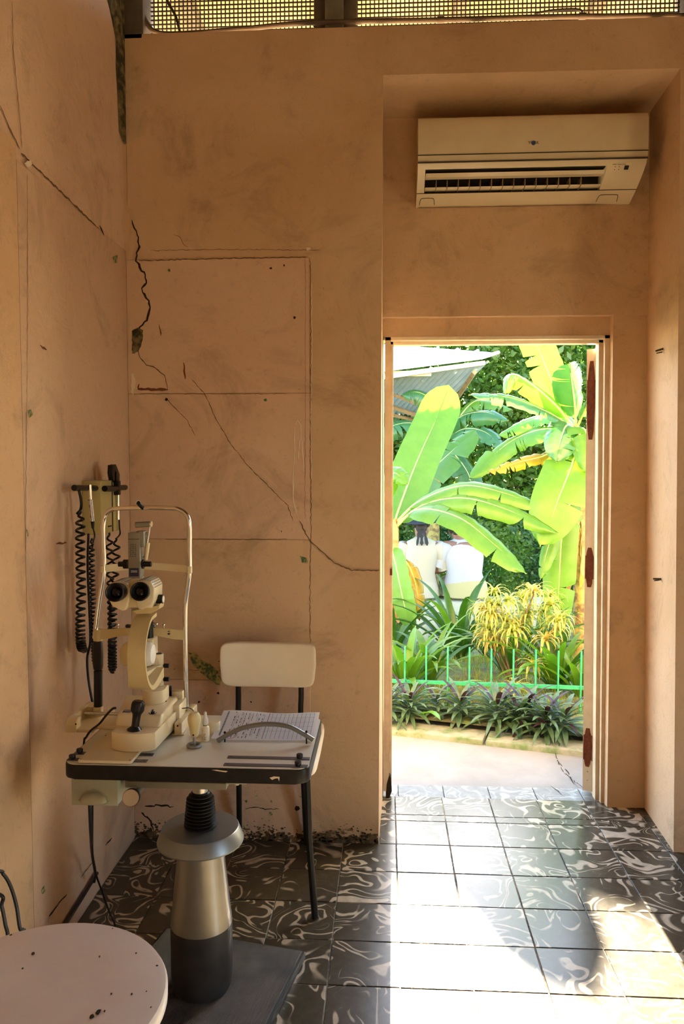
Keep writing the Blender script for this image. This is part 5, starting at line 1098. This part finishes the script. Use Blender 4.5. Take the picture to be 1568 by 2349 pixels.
banana_leaf(br, pts3((1322, 1120, 3.48), (1292, 1200, 3.40), (1282, 1330, 3.36), (1278, 1475, 3.34)), 0.260, G_LIME, (-.2, -1, .05), .15, 2, .15, .6, .05, 21)
banana_leaf(br, pts3((1322, 1150, 3.48), (1275, 1205, 3.30), (1255, 1260, 3.25), (1238, 1330, 3.20)), 0.158, G_FRESH, (-.5, -1, .1), .3, 2, .5, .5, .1, 22)
banana_leaf(br, pts3((1322, 985, 3.50), (1290, 955, 3.70), (1225, 960, 3.90), (1140, 1000, 4.00)), 0.249, G_LIME, (0, -.7, 1), .3, 5, .5, .5, .12, 23)
q = at(992, 1180, Y=6.4); b3 = thing('banana_plant', 'smaller banana clump standing farther back between the two front banana plants', 'banana plant', (q.x, 6.4, -.42), 'banana plants in the garden')
bm = BM(); tube(bm, [(q.x, 6.4, -.45), at(992, 1180, Y=6.4), at(1008, 1010, Y=6.4)], [.10, .08, .035], 12); obj('stem', bm, M_STEM, b3)
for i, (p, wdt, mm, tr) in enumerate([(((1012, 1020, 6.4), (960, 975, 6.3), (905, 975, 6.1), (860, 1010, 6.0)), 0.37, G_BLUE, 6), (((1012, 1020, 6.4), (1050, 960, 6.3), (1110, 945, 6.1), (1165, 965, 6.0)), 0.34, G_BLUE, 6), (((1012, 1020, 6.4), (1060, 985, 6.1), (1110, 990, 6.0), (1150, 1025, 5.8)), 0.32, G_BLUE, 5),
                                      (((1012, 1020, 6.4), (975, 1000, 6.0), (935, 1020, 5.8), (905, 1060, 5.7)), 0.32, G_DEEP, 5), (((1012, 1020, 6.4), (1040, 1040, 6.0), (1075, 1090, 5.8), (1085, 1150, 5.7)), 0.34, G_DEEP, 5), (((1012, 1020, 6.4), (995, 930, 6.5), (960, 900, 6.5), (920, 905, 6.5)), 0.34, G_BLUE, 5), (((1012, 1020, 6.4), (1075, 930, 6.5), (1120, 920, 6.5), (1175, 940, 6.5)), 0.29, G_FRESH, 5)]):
    banana_leaf(b3, pts3(*p), wdt, mm, (0, -.6, 1), .25, tr, .5, .5, .12, 30+i)

def strap_leaf(parent, base, az, length, width, arch, m, lean=.3, seg=9):
    """long channelled leaf that rises and arches over"""
    d = Vector((cos(az), sin(az), 0)); side = Vector((-sin(az), cos(az), 0)); bm = BM(); pv = None; p = Vector(base); ang = pi/2-lean
    for i in range(seg+1):
        t = i/seg; wv_ = width*(.55+.45*min(1, t*3))*(1-max(0, (t-.45)/.55)**2)**.8+.0015
        dirv = d*cos(ang)+Vector((0, 0, sin(ang))); nr = (d*-sin(ang)+Vector((0, 0, cos(ang))))
        a, c, b = bm.verts.new(p-side*wv_/2+nr*wv_*.18), bm.verts.new(p), bm.verts.new(p+side*wv_/2+nr*wv_*.18)
        if pv: bm.faces.new((pv[0], pv[1], c, a)); bm.faces.new((pv[1], pv[2], b, c))
        pv = (a, c, b); p = p+dirv*length/seg; ang -= arch/seg*(.4+1.2*t)
    return obj('leaf', bm, m, parent, recalc=False)
def strap_plant(px, py, Y, n, L, W, mats, label, name='crinum_lily', group='strap leaved lilies behind the railing', seed=0, arch=1.5):
    rnd = random.Random(seed); b = at(px, py, Y=Y); b.z = gz(b.x, b.y); t = thing(name, label, 'plant', b, group)
    for k in range(n):
        az = 2*pi*k*.381966+rnd.uniform(-.25, .25); f = k/n
        strap_leaf(t, b+Vector((cos(az)*.03, sin(az)*.03, 0)), az, L*rnd.uniform(.75, 1.08), W*rnd.uniform(.8, 1.15), arch*rnd.uniform(.6, 1.25), rnd.choice(mats), .15+.75*f*rnd.uniform(.7, 1.1))
    return t
strap_plant(930, 1590, 1.88, 26, .52, .050, [G_STRAP, G_STRAP, G_FRESH], 'lush strap leaved lily at the left end of the railing', seed=1)
strap_plant(985, 1600, 2.10, 18, .50, .045, [G_STRAP, G_STRAP, G_STRAPD], 'strap leaved lily leaning right behind the third picket', seed=2, arch=1.7)
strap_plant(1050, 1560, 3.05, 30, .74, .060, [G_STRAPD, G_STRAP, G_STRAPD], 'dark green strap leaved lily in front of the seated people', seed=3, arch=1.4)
strap_plant(1275, 1590, 1.95, 26, .56, .055, [G_STRAP, G_FRESH, G_STRAPD], 'broad strap leaved lily at the right end of the railing', seed=4)
strap_plant(1335, 1590, 1.80, 18, .50, .055, [G_FRESH, G_STRAP], 'strap leaved lily beside the open door edge', seed=5)
strap_plant(1160, 1600, 2.35, 20, .55, .050, [G_STRAP, G_STRAPD], 'strap leaved lily under the yellow variegated bush', seed=6)
strap_plant(1230, 1560, 3.0, 22, .62, .055, [G_STRAPD, G_STRAP], 'strap leaved lily at the foot of the dry banana trunk', seed=7)
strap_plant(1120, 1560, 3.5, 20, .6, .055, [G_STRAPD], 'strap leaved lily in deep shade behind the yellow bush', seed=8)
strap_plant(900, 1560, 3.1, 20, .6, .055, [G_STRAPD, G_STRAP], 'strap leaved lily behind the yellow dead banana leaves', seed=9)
tl = strap_leaf(None, at(1000, 1605, Y=1.72), -.1, .32, .045, 1.0, G_LIME, .85); tag(tl, 'single lime green leaf poking out over the railing', 'leaf'); tl.name = 'lily_leaf'
tl = strap_leaf(None, at(965, 1640, Y=1.32)+Vector((0, 0, .0)), -1.05, .20, .042, 1.2, G_LIME, 1.05); tag(tl, 'yellow green leaf drooping over the kerb at the left', 'leaf'); tl.name = 'lily_leaf'
def rhoeo(px, py, Y, n, R, label, seed):
    rnd = random.Random(seed); b = at(px, py, Y=Y); b.z = .035; t = thing('oyster_plant', label, 'plant', b, 'purple centred plants along the kerb')
    for k in range(n):
        az = 2.399963*k+rnd.uniform(-.2, .2); f = k/n
        strap_leaf(t, b+Vector((cos(az)*.012, sin(az)*.012, .085*(1-f))), az, R*rnd.uniform(.75, 1.15), .024*rnd.uniform(.8, 1.2), 1.0*rnd.uniform(.6, 1.4), G_PURP if (k < n*.05 or rnd.random() < .05) else G_RHOE, .55+1.15*f**.8, 6)
for i, (px, py, Y, n, R, lab) in enumerate([(938, 1630, 1.42, 48, 0.183, 'dark green and purple rosette on the kerb under the first pickets'), (885, 1625, 1.40, 35, 0.183, 'dark rosette half hidden by the left door frame'), (1055, 1635, 1.42, 43, 0.171, 'dark purple hearted rosette under the fourth picket'),
                                           (1000, 1640, 1.46, 27, 0.122, 'small dark rosette between the two left kerb plants'), (1138, 1640, 1.35, 54, 0.201, 'large grey green rosette spilling over the middle of the kerb'), (1205, 1615, 1.34, 43, 0.183, 'tall purple hearted rosette right of the middle kerb plant'),
                                           (1250, 1655, 1.22, 51, 0.183, 'dense dark rosette hanging lowest over the kerb'), (1292, 1640, 1.20, 43, 0.183, 'dark rosette at the right end of the kerb'), (1190, 1655, 1.28, 37, 0.159, 'dark rosette low between the middle and right kerb plants')]):
    rhoeo(px, py, Y, n, R, lab, 50+i)
# yellow variegated bush
b = at(1172, 1590, Y=2.15); b.z = .03; yb_ = thing('variegated_bush', 'yellow variegated bush with drooping narrow leaves on bare stems', 'bush', b)
rnd = random.Random(12)
def rosette(c, n, L, m, seed):
    r = random.Random(seed); bm = BM()
    for k in range(n):
        az = 2.399963*k+r.uniform(-.3, .3); d = Vector((cos(az), sin(az), 0)); side = Vector((-sin(az), cos(az), 0)); p = Vector(c); ang = pi/2-.25-1.25*k/n; Lr = L*r.uniform(.7, 1.15); pv = None
        for i in range(6):
            t = i/5; w_ = .016*(1-t**2.2)+.001; a_, b2 = bm.verts.new(p-side*w_/2), bm.verts.new(p+side*w_/2)
            if pv: bm.faces.new((pv[0], pv[1], b2, a_))
            pv = (a_, b2); p = p+(d*cos(ang)+Vector((0, 0, sin(ang))))*Lr/5; ang -= r.uniform(.35, .62)
    return obj('leaf_rosette', bm, m, yb_, recalc=False)
tips = []
for i in range(34):
    u, v = rnd.uniform(-1, 1), rnd.uniform(0, 1); px = 1192+u*88*(1-.35*(v-.4)**2); py = 1350+v*120+18*u*u; tips.append(at(px, py, Y=2.15+rnd.uniform(-.22, .22)))
tips += [at(1222, 1530, Y=1.85), at(1180, 1582, Y=1.62), at(1250, 1470, Y=1.95), at(1285, 1420, Y=2.0), at(1262, 1390, Y=2.0)]
for i, c in enumerate(tips): rosette(c, 24, .15, G_CROT if i % 4 else G_CROT2, 200+i)
for k in range(8):
    e = tips[k*4]; bm = BM(); tube(bm, smooth_path([b+Vector((rnd.uniform(-.05, .05), rnd.uniform(-.04, .04), -.03)), b.lerp(e, .45)+Vector((rnd.uniform(-.04, .04), 0, .02)), e], 5), [.008-.0004*i for i in range(11)], 6); obj('stem', bm, M_BARK, yb_)
# lawn
def cloud(name, m, n, size, fn, seed, parent=None, aspect=.5):
    """many small leaf blades as one mesh"""
    r = random.Random(seed); V, F = [], []
    for i in range(n):
        c = fn(r)
        if c is None: continue
        d = Vector((r.gauss(0, 1), r.gauss(0, 1), r.gauss(0, .7))); d.normalize(); s = d.cross(Vector((r.gauss(0, 1), r.gauss(0, 1), r.gauss(0, 1)))); s.normalize(); L = size*r.uniform(.6, 1.3); k = len(V)
        V += [c-d*L/2, c+s*L*aspect/2, c+d*L/2, c-s*L*aspect/2]; F.append((k, k+1, k+2, k+3))
    org = origin(parent) if parent else Vector()
    me = bpy.data.meshes.new(name); me.from_pydata([tuple(v-org) for v in V], [], F); me.materials.append(m); o = bpy.data.objects.new(name, me); COL.objects.link(o); o.parent = parent; o['kind'] = 'stuff'
    return o
V, F = [], []; r = random.Random(5)
for i in range(9000):
    x = r.uniform(-1.2, 2.4); y = 1.5+r.random()**1.5*2.2; z = gz(x, y)-.01; h = r.uniform(.03, .09); a = r.uniform(0, 6.28); k = len(V); w_ = .0035
    V += [(x-w_*cos(a), y-w_*sin(a), z), (x+w_*cos(a), y+w_*sin(a), z), (x+r.uniform(-.03, .03), y+r.uniform(-.03, .03), z+h)]; F.append((k, k+1, k+2))
me = bpy.data.meshes.new('lawn_grass'); me.from_pydata(V, [], F); me.materials.append(lmat('grass_blade', (.16, .24, .03), (.30, .30, .06), .35)); o = bpy.data.objects.new('lawn_grass', me); COL.objects.link(o)
tag(o, 'rough green grass on the ground behind the railing', 'grass', kind='stuff')

# ------------------------------------------------------------------ hedge, trees (the tree line keeps the low sun off the garden)
def bush(name, c, rad, n, size, m, label, cat, seed, trunk=None, group=None, ztop=None):
    t = thing(name, label, cat, (c[0], c[1], -.40), group); rr = random.Random(seed)
    blobs = [(Vector((c[0]+rr.uniform(-.62, .62)*rad[0], c[1]+rr.uniform(-.6, .6)*rad[1], c[2]+rr.uniform(-.8, .8)*rad[2])), rr.uniform(.38, .6)) for _ in range(16)]+[(Vector(c), .75)]
    def fn(r):
        if trunk:
            for _ in range(30):
                a, b_, h = r.uniform(-1, 1), r.uniform(-1, 1), r.uniform(-1, 1)
                if a**4+b_**4+h**4 < 1+.12*sin(a*9+c[0])*sin(h*11): 
                    p = Vector((c[0]+a*rad[0], c[1]+b_*rad[1], c[2]+h*rad[2]))
                    if p.z > -.36 and (ztop is None or p.z < (p.y+ztop)*.404): return p
            return None
        for _ in range(20):
            bc, s = r.choice(blobs); u = Vector((r.gauss(0, 1), r.gauss(0, 1), r.gauss(0, 1))); u.normalize(); q = r.random()**.4
            p = bc+Vector((u.x*min(rad[0], 1.6)*s, u.y*rad[1]*s, u.z*min(rad[2], 1.8)*s))*q
            if p.z > -.36 and (ztop is None or p.z < (p.y+ztop+.05*sin(p.x*5))*.404): return p
        return None
    o = cloud('crown' if trunk else 'foliage', m, n, size, fn, seed, t)
    if trunk:
        bm = BM(); tube(bm, smooth_path([(c[0], c[1], -.45), (c[0]+.05, c[1], .8), (c[0]-.08, c[1], c[2])], 5), [.14-.006*i for i in range(11)], 10); obj('trunk', bm, M_BARK, t)
        for k in range(4):
            a = k*1.57+.4; bm = BM(); tube(bm, smooth_path([(c[0], c[1], c[2]*.45), (c[0]+.4*cos(a)*rad[0], c[1]+.4*sin(a)*rad[1], c[2]*.9), (c[0]+.7*cos(a)*rad[0], c[1]+.7*sin(a)*rad[1], c[2]*1.25)], 4), [.06-.005*i for i in range(9)], 8); obj('branch', bm, M_BARK, t)
    return t
bush('clipped_hedge', (1.30, 6.6, .22), (.55, .4, .55), 5200, .055, G_TREE, 'rounded dark green bush right of the seated people', 'bush', 71)
bush('clipped_hedge', (2.1, 7.2, .2), (.6, .4, .5), 4000, .06, G_TREE2, 'rounded dark bush behind the dry banana trunk', 'bush', 72)
bush('clipped_hedge', (.75, 7.6, .55), (.7, .45, .7), 5200, .06, G_TREE2, 'tall shaded bush behind the seated people', 'bush', 73)
TL = [(-3.7, 9.1, 2.3, G_TREE), (-1.78, 9.0, 2.3, G_TREE2), (.12, 9.1, 2.3, G_TREE), (2.02, 9.0, 2.2, G_TREE), (3.92, 9.1, 2.3, G_TREE2), (5.82, 9.0, 2.3, G_TREE)]
TLAB = ['leafy tree at the far left behind the shed roof', 'leafy tree behind the shed roof', 'leafy tree straight behind the tall pale banana leaf', 'leafy green tree above the middle of the doorway', 'leafy tree behind the right banana plant', 'leafy tree beyond the open door leaf']
SUNTOP = .31
for i, (x, y, z, m) in enumerate(TL):
    bush('shade_tree', (x, y, z), (.97, .75, 2.9), 25000, .125, m, TLAB[i], 'tree', 80+i, True, 'trees at the end of the garden', SUNTOP)

# ------------------------------------------------------------------ low bench wall and the shed roof
bm = BM(); box(bm, (-1.2, 5.15, -.45), (1.7, 5.55, .02), .012); tag(obj('stone_bench', bm, mat('bench_stone', (.42, .42, .34), .85, col2=(.26, .30, .20), nscale=6, bump=.5)), 'low stone bench wall the two people sit on', 'bench')
rf = thing('shed_roof', 'open shed roof of corrugated metal on cream beams at the upper left of the garden', 'roof', at(905, 900, Y=6.70))
M_RFW = mat('white_roof_sheet', (.80, .82, .86), .35, metal=.2); M_RFU = mat('grey_green_corrugated', (.52, .57, .51), .5, col2=(.45, .50, .44), nscale=5); M_BEAM = mat('cream_beam', (.70, .62, .46), .7, col2=(.52, .44, .30), nscale=10)
M_BEAMD = mat('brown_beam', (.26, .18, .10), .8, col2=(.38, .28, .17), nscale=12)
def extL(p, q, d=2.0): v = (p-q).normalized(); return p+v*d
uA, uB, uC, uD = at(900, 793, Y=7.10), at(1144, 812, Y=6.45), at(1106, 824, Y=6.30), at(900, 850, Y=6.30)
uA2, uD2 = extL(uA, uB), extL(uD, uC)
bm = BM(); hexa(bm, [uD2, uC, uB, uA2], [p+Vector((0, 0, .012)) for p in (uD2, uC, uB, uA2)]); obj('roof_sheet', bm, M_RFW, rf)
for k in range(14):
    t = k/13; bm = BM(); a, b = uD2.lerp(uC, t)+Vector((0, 0, .022)), uA2.lerp(uB, t)+Vector((0, 0, .022)); tube(bm, [a, b], .018, 6); obj('sheet_rib', bm, M_RFW, rf)
e0, e1 = extL(at(900, 860, Y=6.32), at(1110, 831, Y=6.35)), at(1112, 831, Y=6.35)
bm = BM(); hexa(bm, [e0+Vector((0, 0, -.045)), e1+Vector((0, 0, -.03)), e1+Vector((0, .06, -.03)), e0+Vector((0, .06, -.045))], [e0+Vector((0, 0, .03)), e1+Vector((0, 0, .02)), e1+Vector((0, .06, .02)), e0+Vector((0, .06, .03))]); obj('beam', bm, M_BEAM, rf)
q0, q1 = at(880, 858, Y=6.45), at(988, 857, Y=6.45); bm = BM(); box(bm, (q0.x-1.2, 6.40, q1.z-.035), (q1.x, 6.48, q1.z+.03), .004); obj('beam', bm, M_BEAM, rf)
wA, wB, wC, wD = at(900, 866, Y=6.36), at(1122, 828, Y=6.40), at(988, 958, Y=8.00), at(900, 948, Y=8.00)
wA2, wD2 = extL(wA, wB), extL(wD, wC)
bm = BM(); nu, nv = 150, 2; R_ = []
for i in range(nu+1):
    u = i/nu; row = []
    for j in range(nv+1):
        p = (wA2.lerp(wB, u)).lerp(wD2.lerp(wC, u), j/nv); row.append(bm.verts.new(p+Vector((0, 0, .012*sin(u*2*pi*37.5)))))
    R_.append(row)
for i in range(nu):
    for j in range(nv): bm.faces.new((R_[i][j], R_[i+1][j], R_[i+1][j+1], R_[i][j+1]))
bmesh.ops.solidify(bm, geom=bm.faces[:], thickness=.002); obj('corrugated_sheet', bm, M_RFU, rf)
for (p, q, r0) in ((at(1088, 848, Y=6.50), at(1050, 905, Y=7.40), .035), (at(890, 893, Y=7.10), at(990, 935, Y=7.70), .03), (at(890, 925, Y=7.50), at(985, 958, Y=7.95), .03), (at(890, 945, Y=7.60), at(950, 958, Y=8.00), .025)):
    bm = BM(); tube(bm, [p-Vector((0, 0, .03)), q-Vector((0, 0, .03))], r0, 4); obj('rafter', bm, M_BEAMD, rf)
bm = BM(); box(bm, (-1.75, 7.0, -.45), (-1.62, 7.13, 2.2), .006); obj('post', bm, M_BEAM, rf)

# ------------------------------------------------------------------ two people seated with their backs to the door
M_SKIN = mat('brown_skin', (.20, .095, .05), .5, col2=(.17, .08, .042), nscale=20); M_HAIR = mat('dark_hair', (.018, .014, .012), .7, bump=.6, bscale=200)
M_JACKET = mat('cream_cloth', (.36, .345, .27), .8, bump=.2, bscale=30); M_SHIRT = mat('white_cloth', (.37, .38, .41), .8, bump=.2, bscale=30); M_SKIRT = mat('pale_yellow_cloth', (.36, .33, .16), .8, bump=.2, bscale=25)
M_HAT = mat('black_felt', (.012, .016, .022), .8)
def skin_body(name, chains, parent, m):
    """one continuous body grown round a skeleton; chains are lists of (point, radius), joined where points coincide"""
    V, E, Rd, idx = [], [], [], {}
    def vid(p, r):
        k = tuple(round(c, 4) for c in p)
        if k not in idx: idx[k] = len(V); V.append(Vector(p)); Rd.append(r)
        return idx[k]
    for c in chains:
        ids = [vid(p, r) for p, r in c]
        for a, b in zip(ids, ids[1:]):
            if a != b: E.append((a, b))
    me = bpy.data.meshes.new(name); me.from_pydata(V, E, []); o = bpy.data.objects.new(name, me); COL.objects.link(o)
    md = o.modifiers.new('skin', 'SKIN'); md.use_smooth_shade = True
    for i, sv in enumerate(me.skin_vertices[0].data): sv.radius = (Rd[i], Rd[i]); sv.use_root = (i == 0)
    s = o.modifiers.new('sub', 'SUBSURF'); s.levels = 2; s.render_levels = 2
    bpy.context.view_layer.update()
    me2 = bpy.data.meshes.new_from_object(o.evaluated_get(bpy.context.evaluated_depsgraph_get())); bpy.data.objects.remove(o)
    for p in me2.polygons: p.use_smooth = True
    me2.name = name; me2.materials.clear(); me2.materials.append(m); o = bpy.data.objects.new(name, me2); COL.objects.link(o); o.parent = parent
    return o
def loft(name, rings, m, parent, seg=24, cap=True):
    """cloth shell through elliptical rings: (centre, half width, half depth[, axis])"""
    bm = BM(); Rg = []
    for i, rg in enumerate(rings):
        c, a, b = Vector(rg[0]), rg[1], rg[2]
        if len(rg) > 3: x, y = frame_of(Vector(rg[3]))
        else: x, y = Vector((1, 0, 0)), Vector((0, 1, 0))
        Rg.append([bm.verts.new(c+x*a*cos(2*pi*k/seg)+y*b*sin(2*pi*k/seg)) for k in range(seg)])
    for a, b in zip(Rg, Rg[1:]):
        for k in range(seg): bm.faces.new((a[k], a[(k+1) % seg], b[(k+1) % seg], b[k]))
    if cap: bm.faces.new(Rg[0][::-1]); bm.faces.new(Rg[-1])
    finish(bm, True, 1.2); me = bpy.data.meshes.new(name); bm.to_mesh(me); bm.free(); me.materials.append(m); o = bpy.data.objects.new(name, me); COL.objects.link(o); o.parent = parent
    return o
def hand(w_, d, up, s=1.0):
    """palm and five curled fingers from wrist w_ along d"""
    d = Vector(d).normalized(); side = d.cross(Vector(up)).normalized(); n = side.cross(d); w_ = Vector(w_); pm = w_+d*.045; out = [[(w_, .023), (pm, .030)]]
    for k, (off, L) in enumerate([(-.027, .062), (-.009, .074), (.009, .070), (.026, .056)]):
        k0 = pm+side*off*.8+d*.035; out.append([(pm, .030), (k0, .010), (k0+d*L*.5-n*.008+side*off*.2, .0085), (k0+d*L*.8-n*.030+side*off*.25, .0075)])
    th = w_+d*.02-side*.026; out.append([(w_, .023), (th, .011), (th+d*.03-side*.018-n*.008, .009), (th+d*.052-side*.018-n*.02, .008)])
    return out
def person(label, loc, s, arms, m_top, m_bot, wide, hat=False, lean=0.0, sleeve=.55, hunch=0.0):
    t = thing('person', label, 'person', loc); t.scale = (s, s, s)
    hx = lean; h = hunch; pel = (0, 0, .09); ch_ = (hx*.4, .04*h, .40-.01*h); nk = (hx*.8, .015+.11*h, .565-.045*h); hb = (hx, .03+.17*h, .645-.085*h); ht = (hx*1.05, .04+.215*h, .735-.11*h); HO = Vector((0, .20*h, -.10*h))
    C = [[(pel, .12), ((0, 0, .24), .105), (ch_, .11), ((hx*.6, .005+.07*h, .50-.02*h), .085), (nk, .052), (hb, .075), (ht, .088)], [(hb, .075), (Vector((hx, .125, .665))+HO, .014)], [(ht, .088), (Vector((hx-.088, .035, .685))+HO, .013)], [(ht, .088), (Vector((hx+.088, .035, .685))+HO, .013)]]
    for sg, (el, wr, hd) in zip((-1, 1), arms):
        sh = (hx*.6+sg*.165*(.5+.5*wide), .0, .505); C.append([(ch_, .11), (sh, .052), (el, .043), (wr, .028)]); C += [[(Vector(p), r) for p, r in c] for c in hand(wr, hd, (0, 0, 1))]
        hp_ = (sg*.095*wide, .03, .08); kn_ = (sg*.11*wide, .42, .085); an = (sg*.11, .44, -.33); C.append([(pel, .12), (hp_, .085), (kn_, .058), ((sg*.11, .445, -.10), .055), (an, .035), ((sg*.115, .52, -.385), .03), ((sg*.12, .58, -.40), .022)])
    skin_body('body', C, t, M_SKIN)
    W = wide
    loft('top', [((0, .0, .03 if not hat else -.01), .165*W, .125*W), ((0, 0, .10), .168*W, .135*W), ((hx*.2, 0, .22), .142*W, .122*W), ((hx*.4, .03*h, .36), .165*W, .130*W), ((hx*.6, .06*h, .47-.01*h), .185*(.4+.6*W), .115*W), ((hx*.65, .002+.08*h, .525-.02*h), .150*(.4+.6*W), .085), ((hx*.75, .008+.10*h, .560-.035*h), .075, .065), ((hx*.8, .012+.12*h, .575-.04*h), .058, .058)], m_top, t)
    for sg, (el, wr, hd) in zip((-1, 1), arms):
        sh = Vector((hx*.6+sg*.145*(.45+.55*W), .0, .50)); el = Vector(el); cu = sh.lerp(el, sleeve+.38); ax = el-sh
        loft('sleeve', [(sh-ax*.05, .055, .055, ax), (sh, .078*W, .078*W, ax), (sh.lerp(cu, .5), .068*W, .068*W, ax), (cu, .066*W, .066*W, ax)], m_top, t, 16)
    loft('skirt', [((0, -.02, .09), .150*W, .14*W, (0, 1, 0)), ((0, .10, .085), .185*W, .118, (0, 1, 0)), ((0, .30, .085), .19*W, .10, (0, 1, 0)), ((0, .47, .07), .18*W, .085, (0, 1, 0))], m_bot, t)
    loft('skirt_back', [((0, .0, .0), .185*W, .155*W), ((0, 0, .08), .178*W, .150*W), ((0, 0, .16), .150*W, .128*W)], m_bot, t)
    bm = BM(); ball(bm, Vector((hx*1.05, .028, .735))+HO, .099, 20, 12, (1, 1.02, .98)); ball(bm, Vector((hx*1.0, -.045, .665))+HO+Vector((0, .02*h, .02*h)), .055, 14, 8); finish(bm); me = bpy.data.meshes.new('hair'); bm.to_mesh(me); bm.free(); me.materials.append(M_HAIR); o = bpy.data.objects.new('hair', me); COL.objects.link(o); o.parent = t
    for sg in (-1, 1):
        bm = BM(); ball(bm, Vector((hx+sg*.032, .121, .705))+HO, .011, 10, 8); finish(bm); me = bpy.data.meshes.new('eye'); bm.to_mesh(me); bm.free(); me.materials.append(M_LETTER); o = bpy.data.objects.new('eye', me); COL.objects.link(o); o.parent = t
    bm = BM(); superell(bm, Vector((hx, .118, .638))+HO, .024, .008, .007, .8, .8, 14, 8); finish(bm); me = bpy.data.meshes.new('mouth'); bm.to_mesh(me); bm.free(); me.materials.append(mat('lips', (.16, .05, .04), .5)); o = bpy.data.objects.new('mouth', me); COL.objects.link(o); o.parent = t
    return t, hx
PY = 5.32
x1 = at(965, 1300, Y=PY).x; x2 = at(1068, 1300, Y=PY).x
SCL = 1.10
p1, hx = person('person in a black brimmed hat and cream jacket, seated with back to the door', (x1, PY, .055), SCL, [((-.225, .05, .25), (-.12, .27, .20), (.3, 1, -.1)), ((.225, .05, .25), (.12, .27, .20), (-.3, 1, -.1))], M_JACKET, M_JACKET, .95, True, 0.0, .60)
def plain(name, bm, m, parent):
    finish(bm); me = bpy.data.meshes.new(name); bm.to_mesh(me); bm.free(); me.materials.append(m); o = bpy.data.objects.new(name, me); COL.objects.link(o); o.parent = parent; return o
bm = BM(); lathe(bm, [(.100, .0), (.190, -.012), (.205, -.002), (.200, .006), (.112, .012), (.108, .07), (.095, .100), (.06, .108), (0, .102)], (hx, .03, .745), (-.06, -.18, 1), 32)
ho = plain('hat', bm, M_HAT, p1)
bm = BM(); lathe(bm, [(.1135, .012), (.1115, .035)], (hx, .03, .745), (-.06, -.18, 1), 32); plain('hat_band', bm, M_BLACK, ho)
bm = BM()
for dx in (-.03, .0, .035): ribbon(bm, smooth_path([(hx+dx*.3, -.085, .66), (hx+dx, -.105, .59), (hx+dx*1.5, -.115, .50)], 4), .03, (0, -1, 0), .004)
plain('ribbon', bm, M_HAT, p1)
p2, hx = person('seated person in white short sleeved top and pale yellow skirt, arm raised to head', (x2, PY+.05, .055), SCL, [((-.29, .0, .235), (-.20, .24, .22), (.3, 1, 0)), ((.06, .34, .46), (-.115, .24, .575), (.0, -.1, .5))], M_SHIRT, M_SKIRT, 1.22, False, -.06, .45, .75)
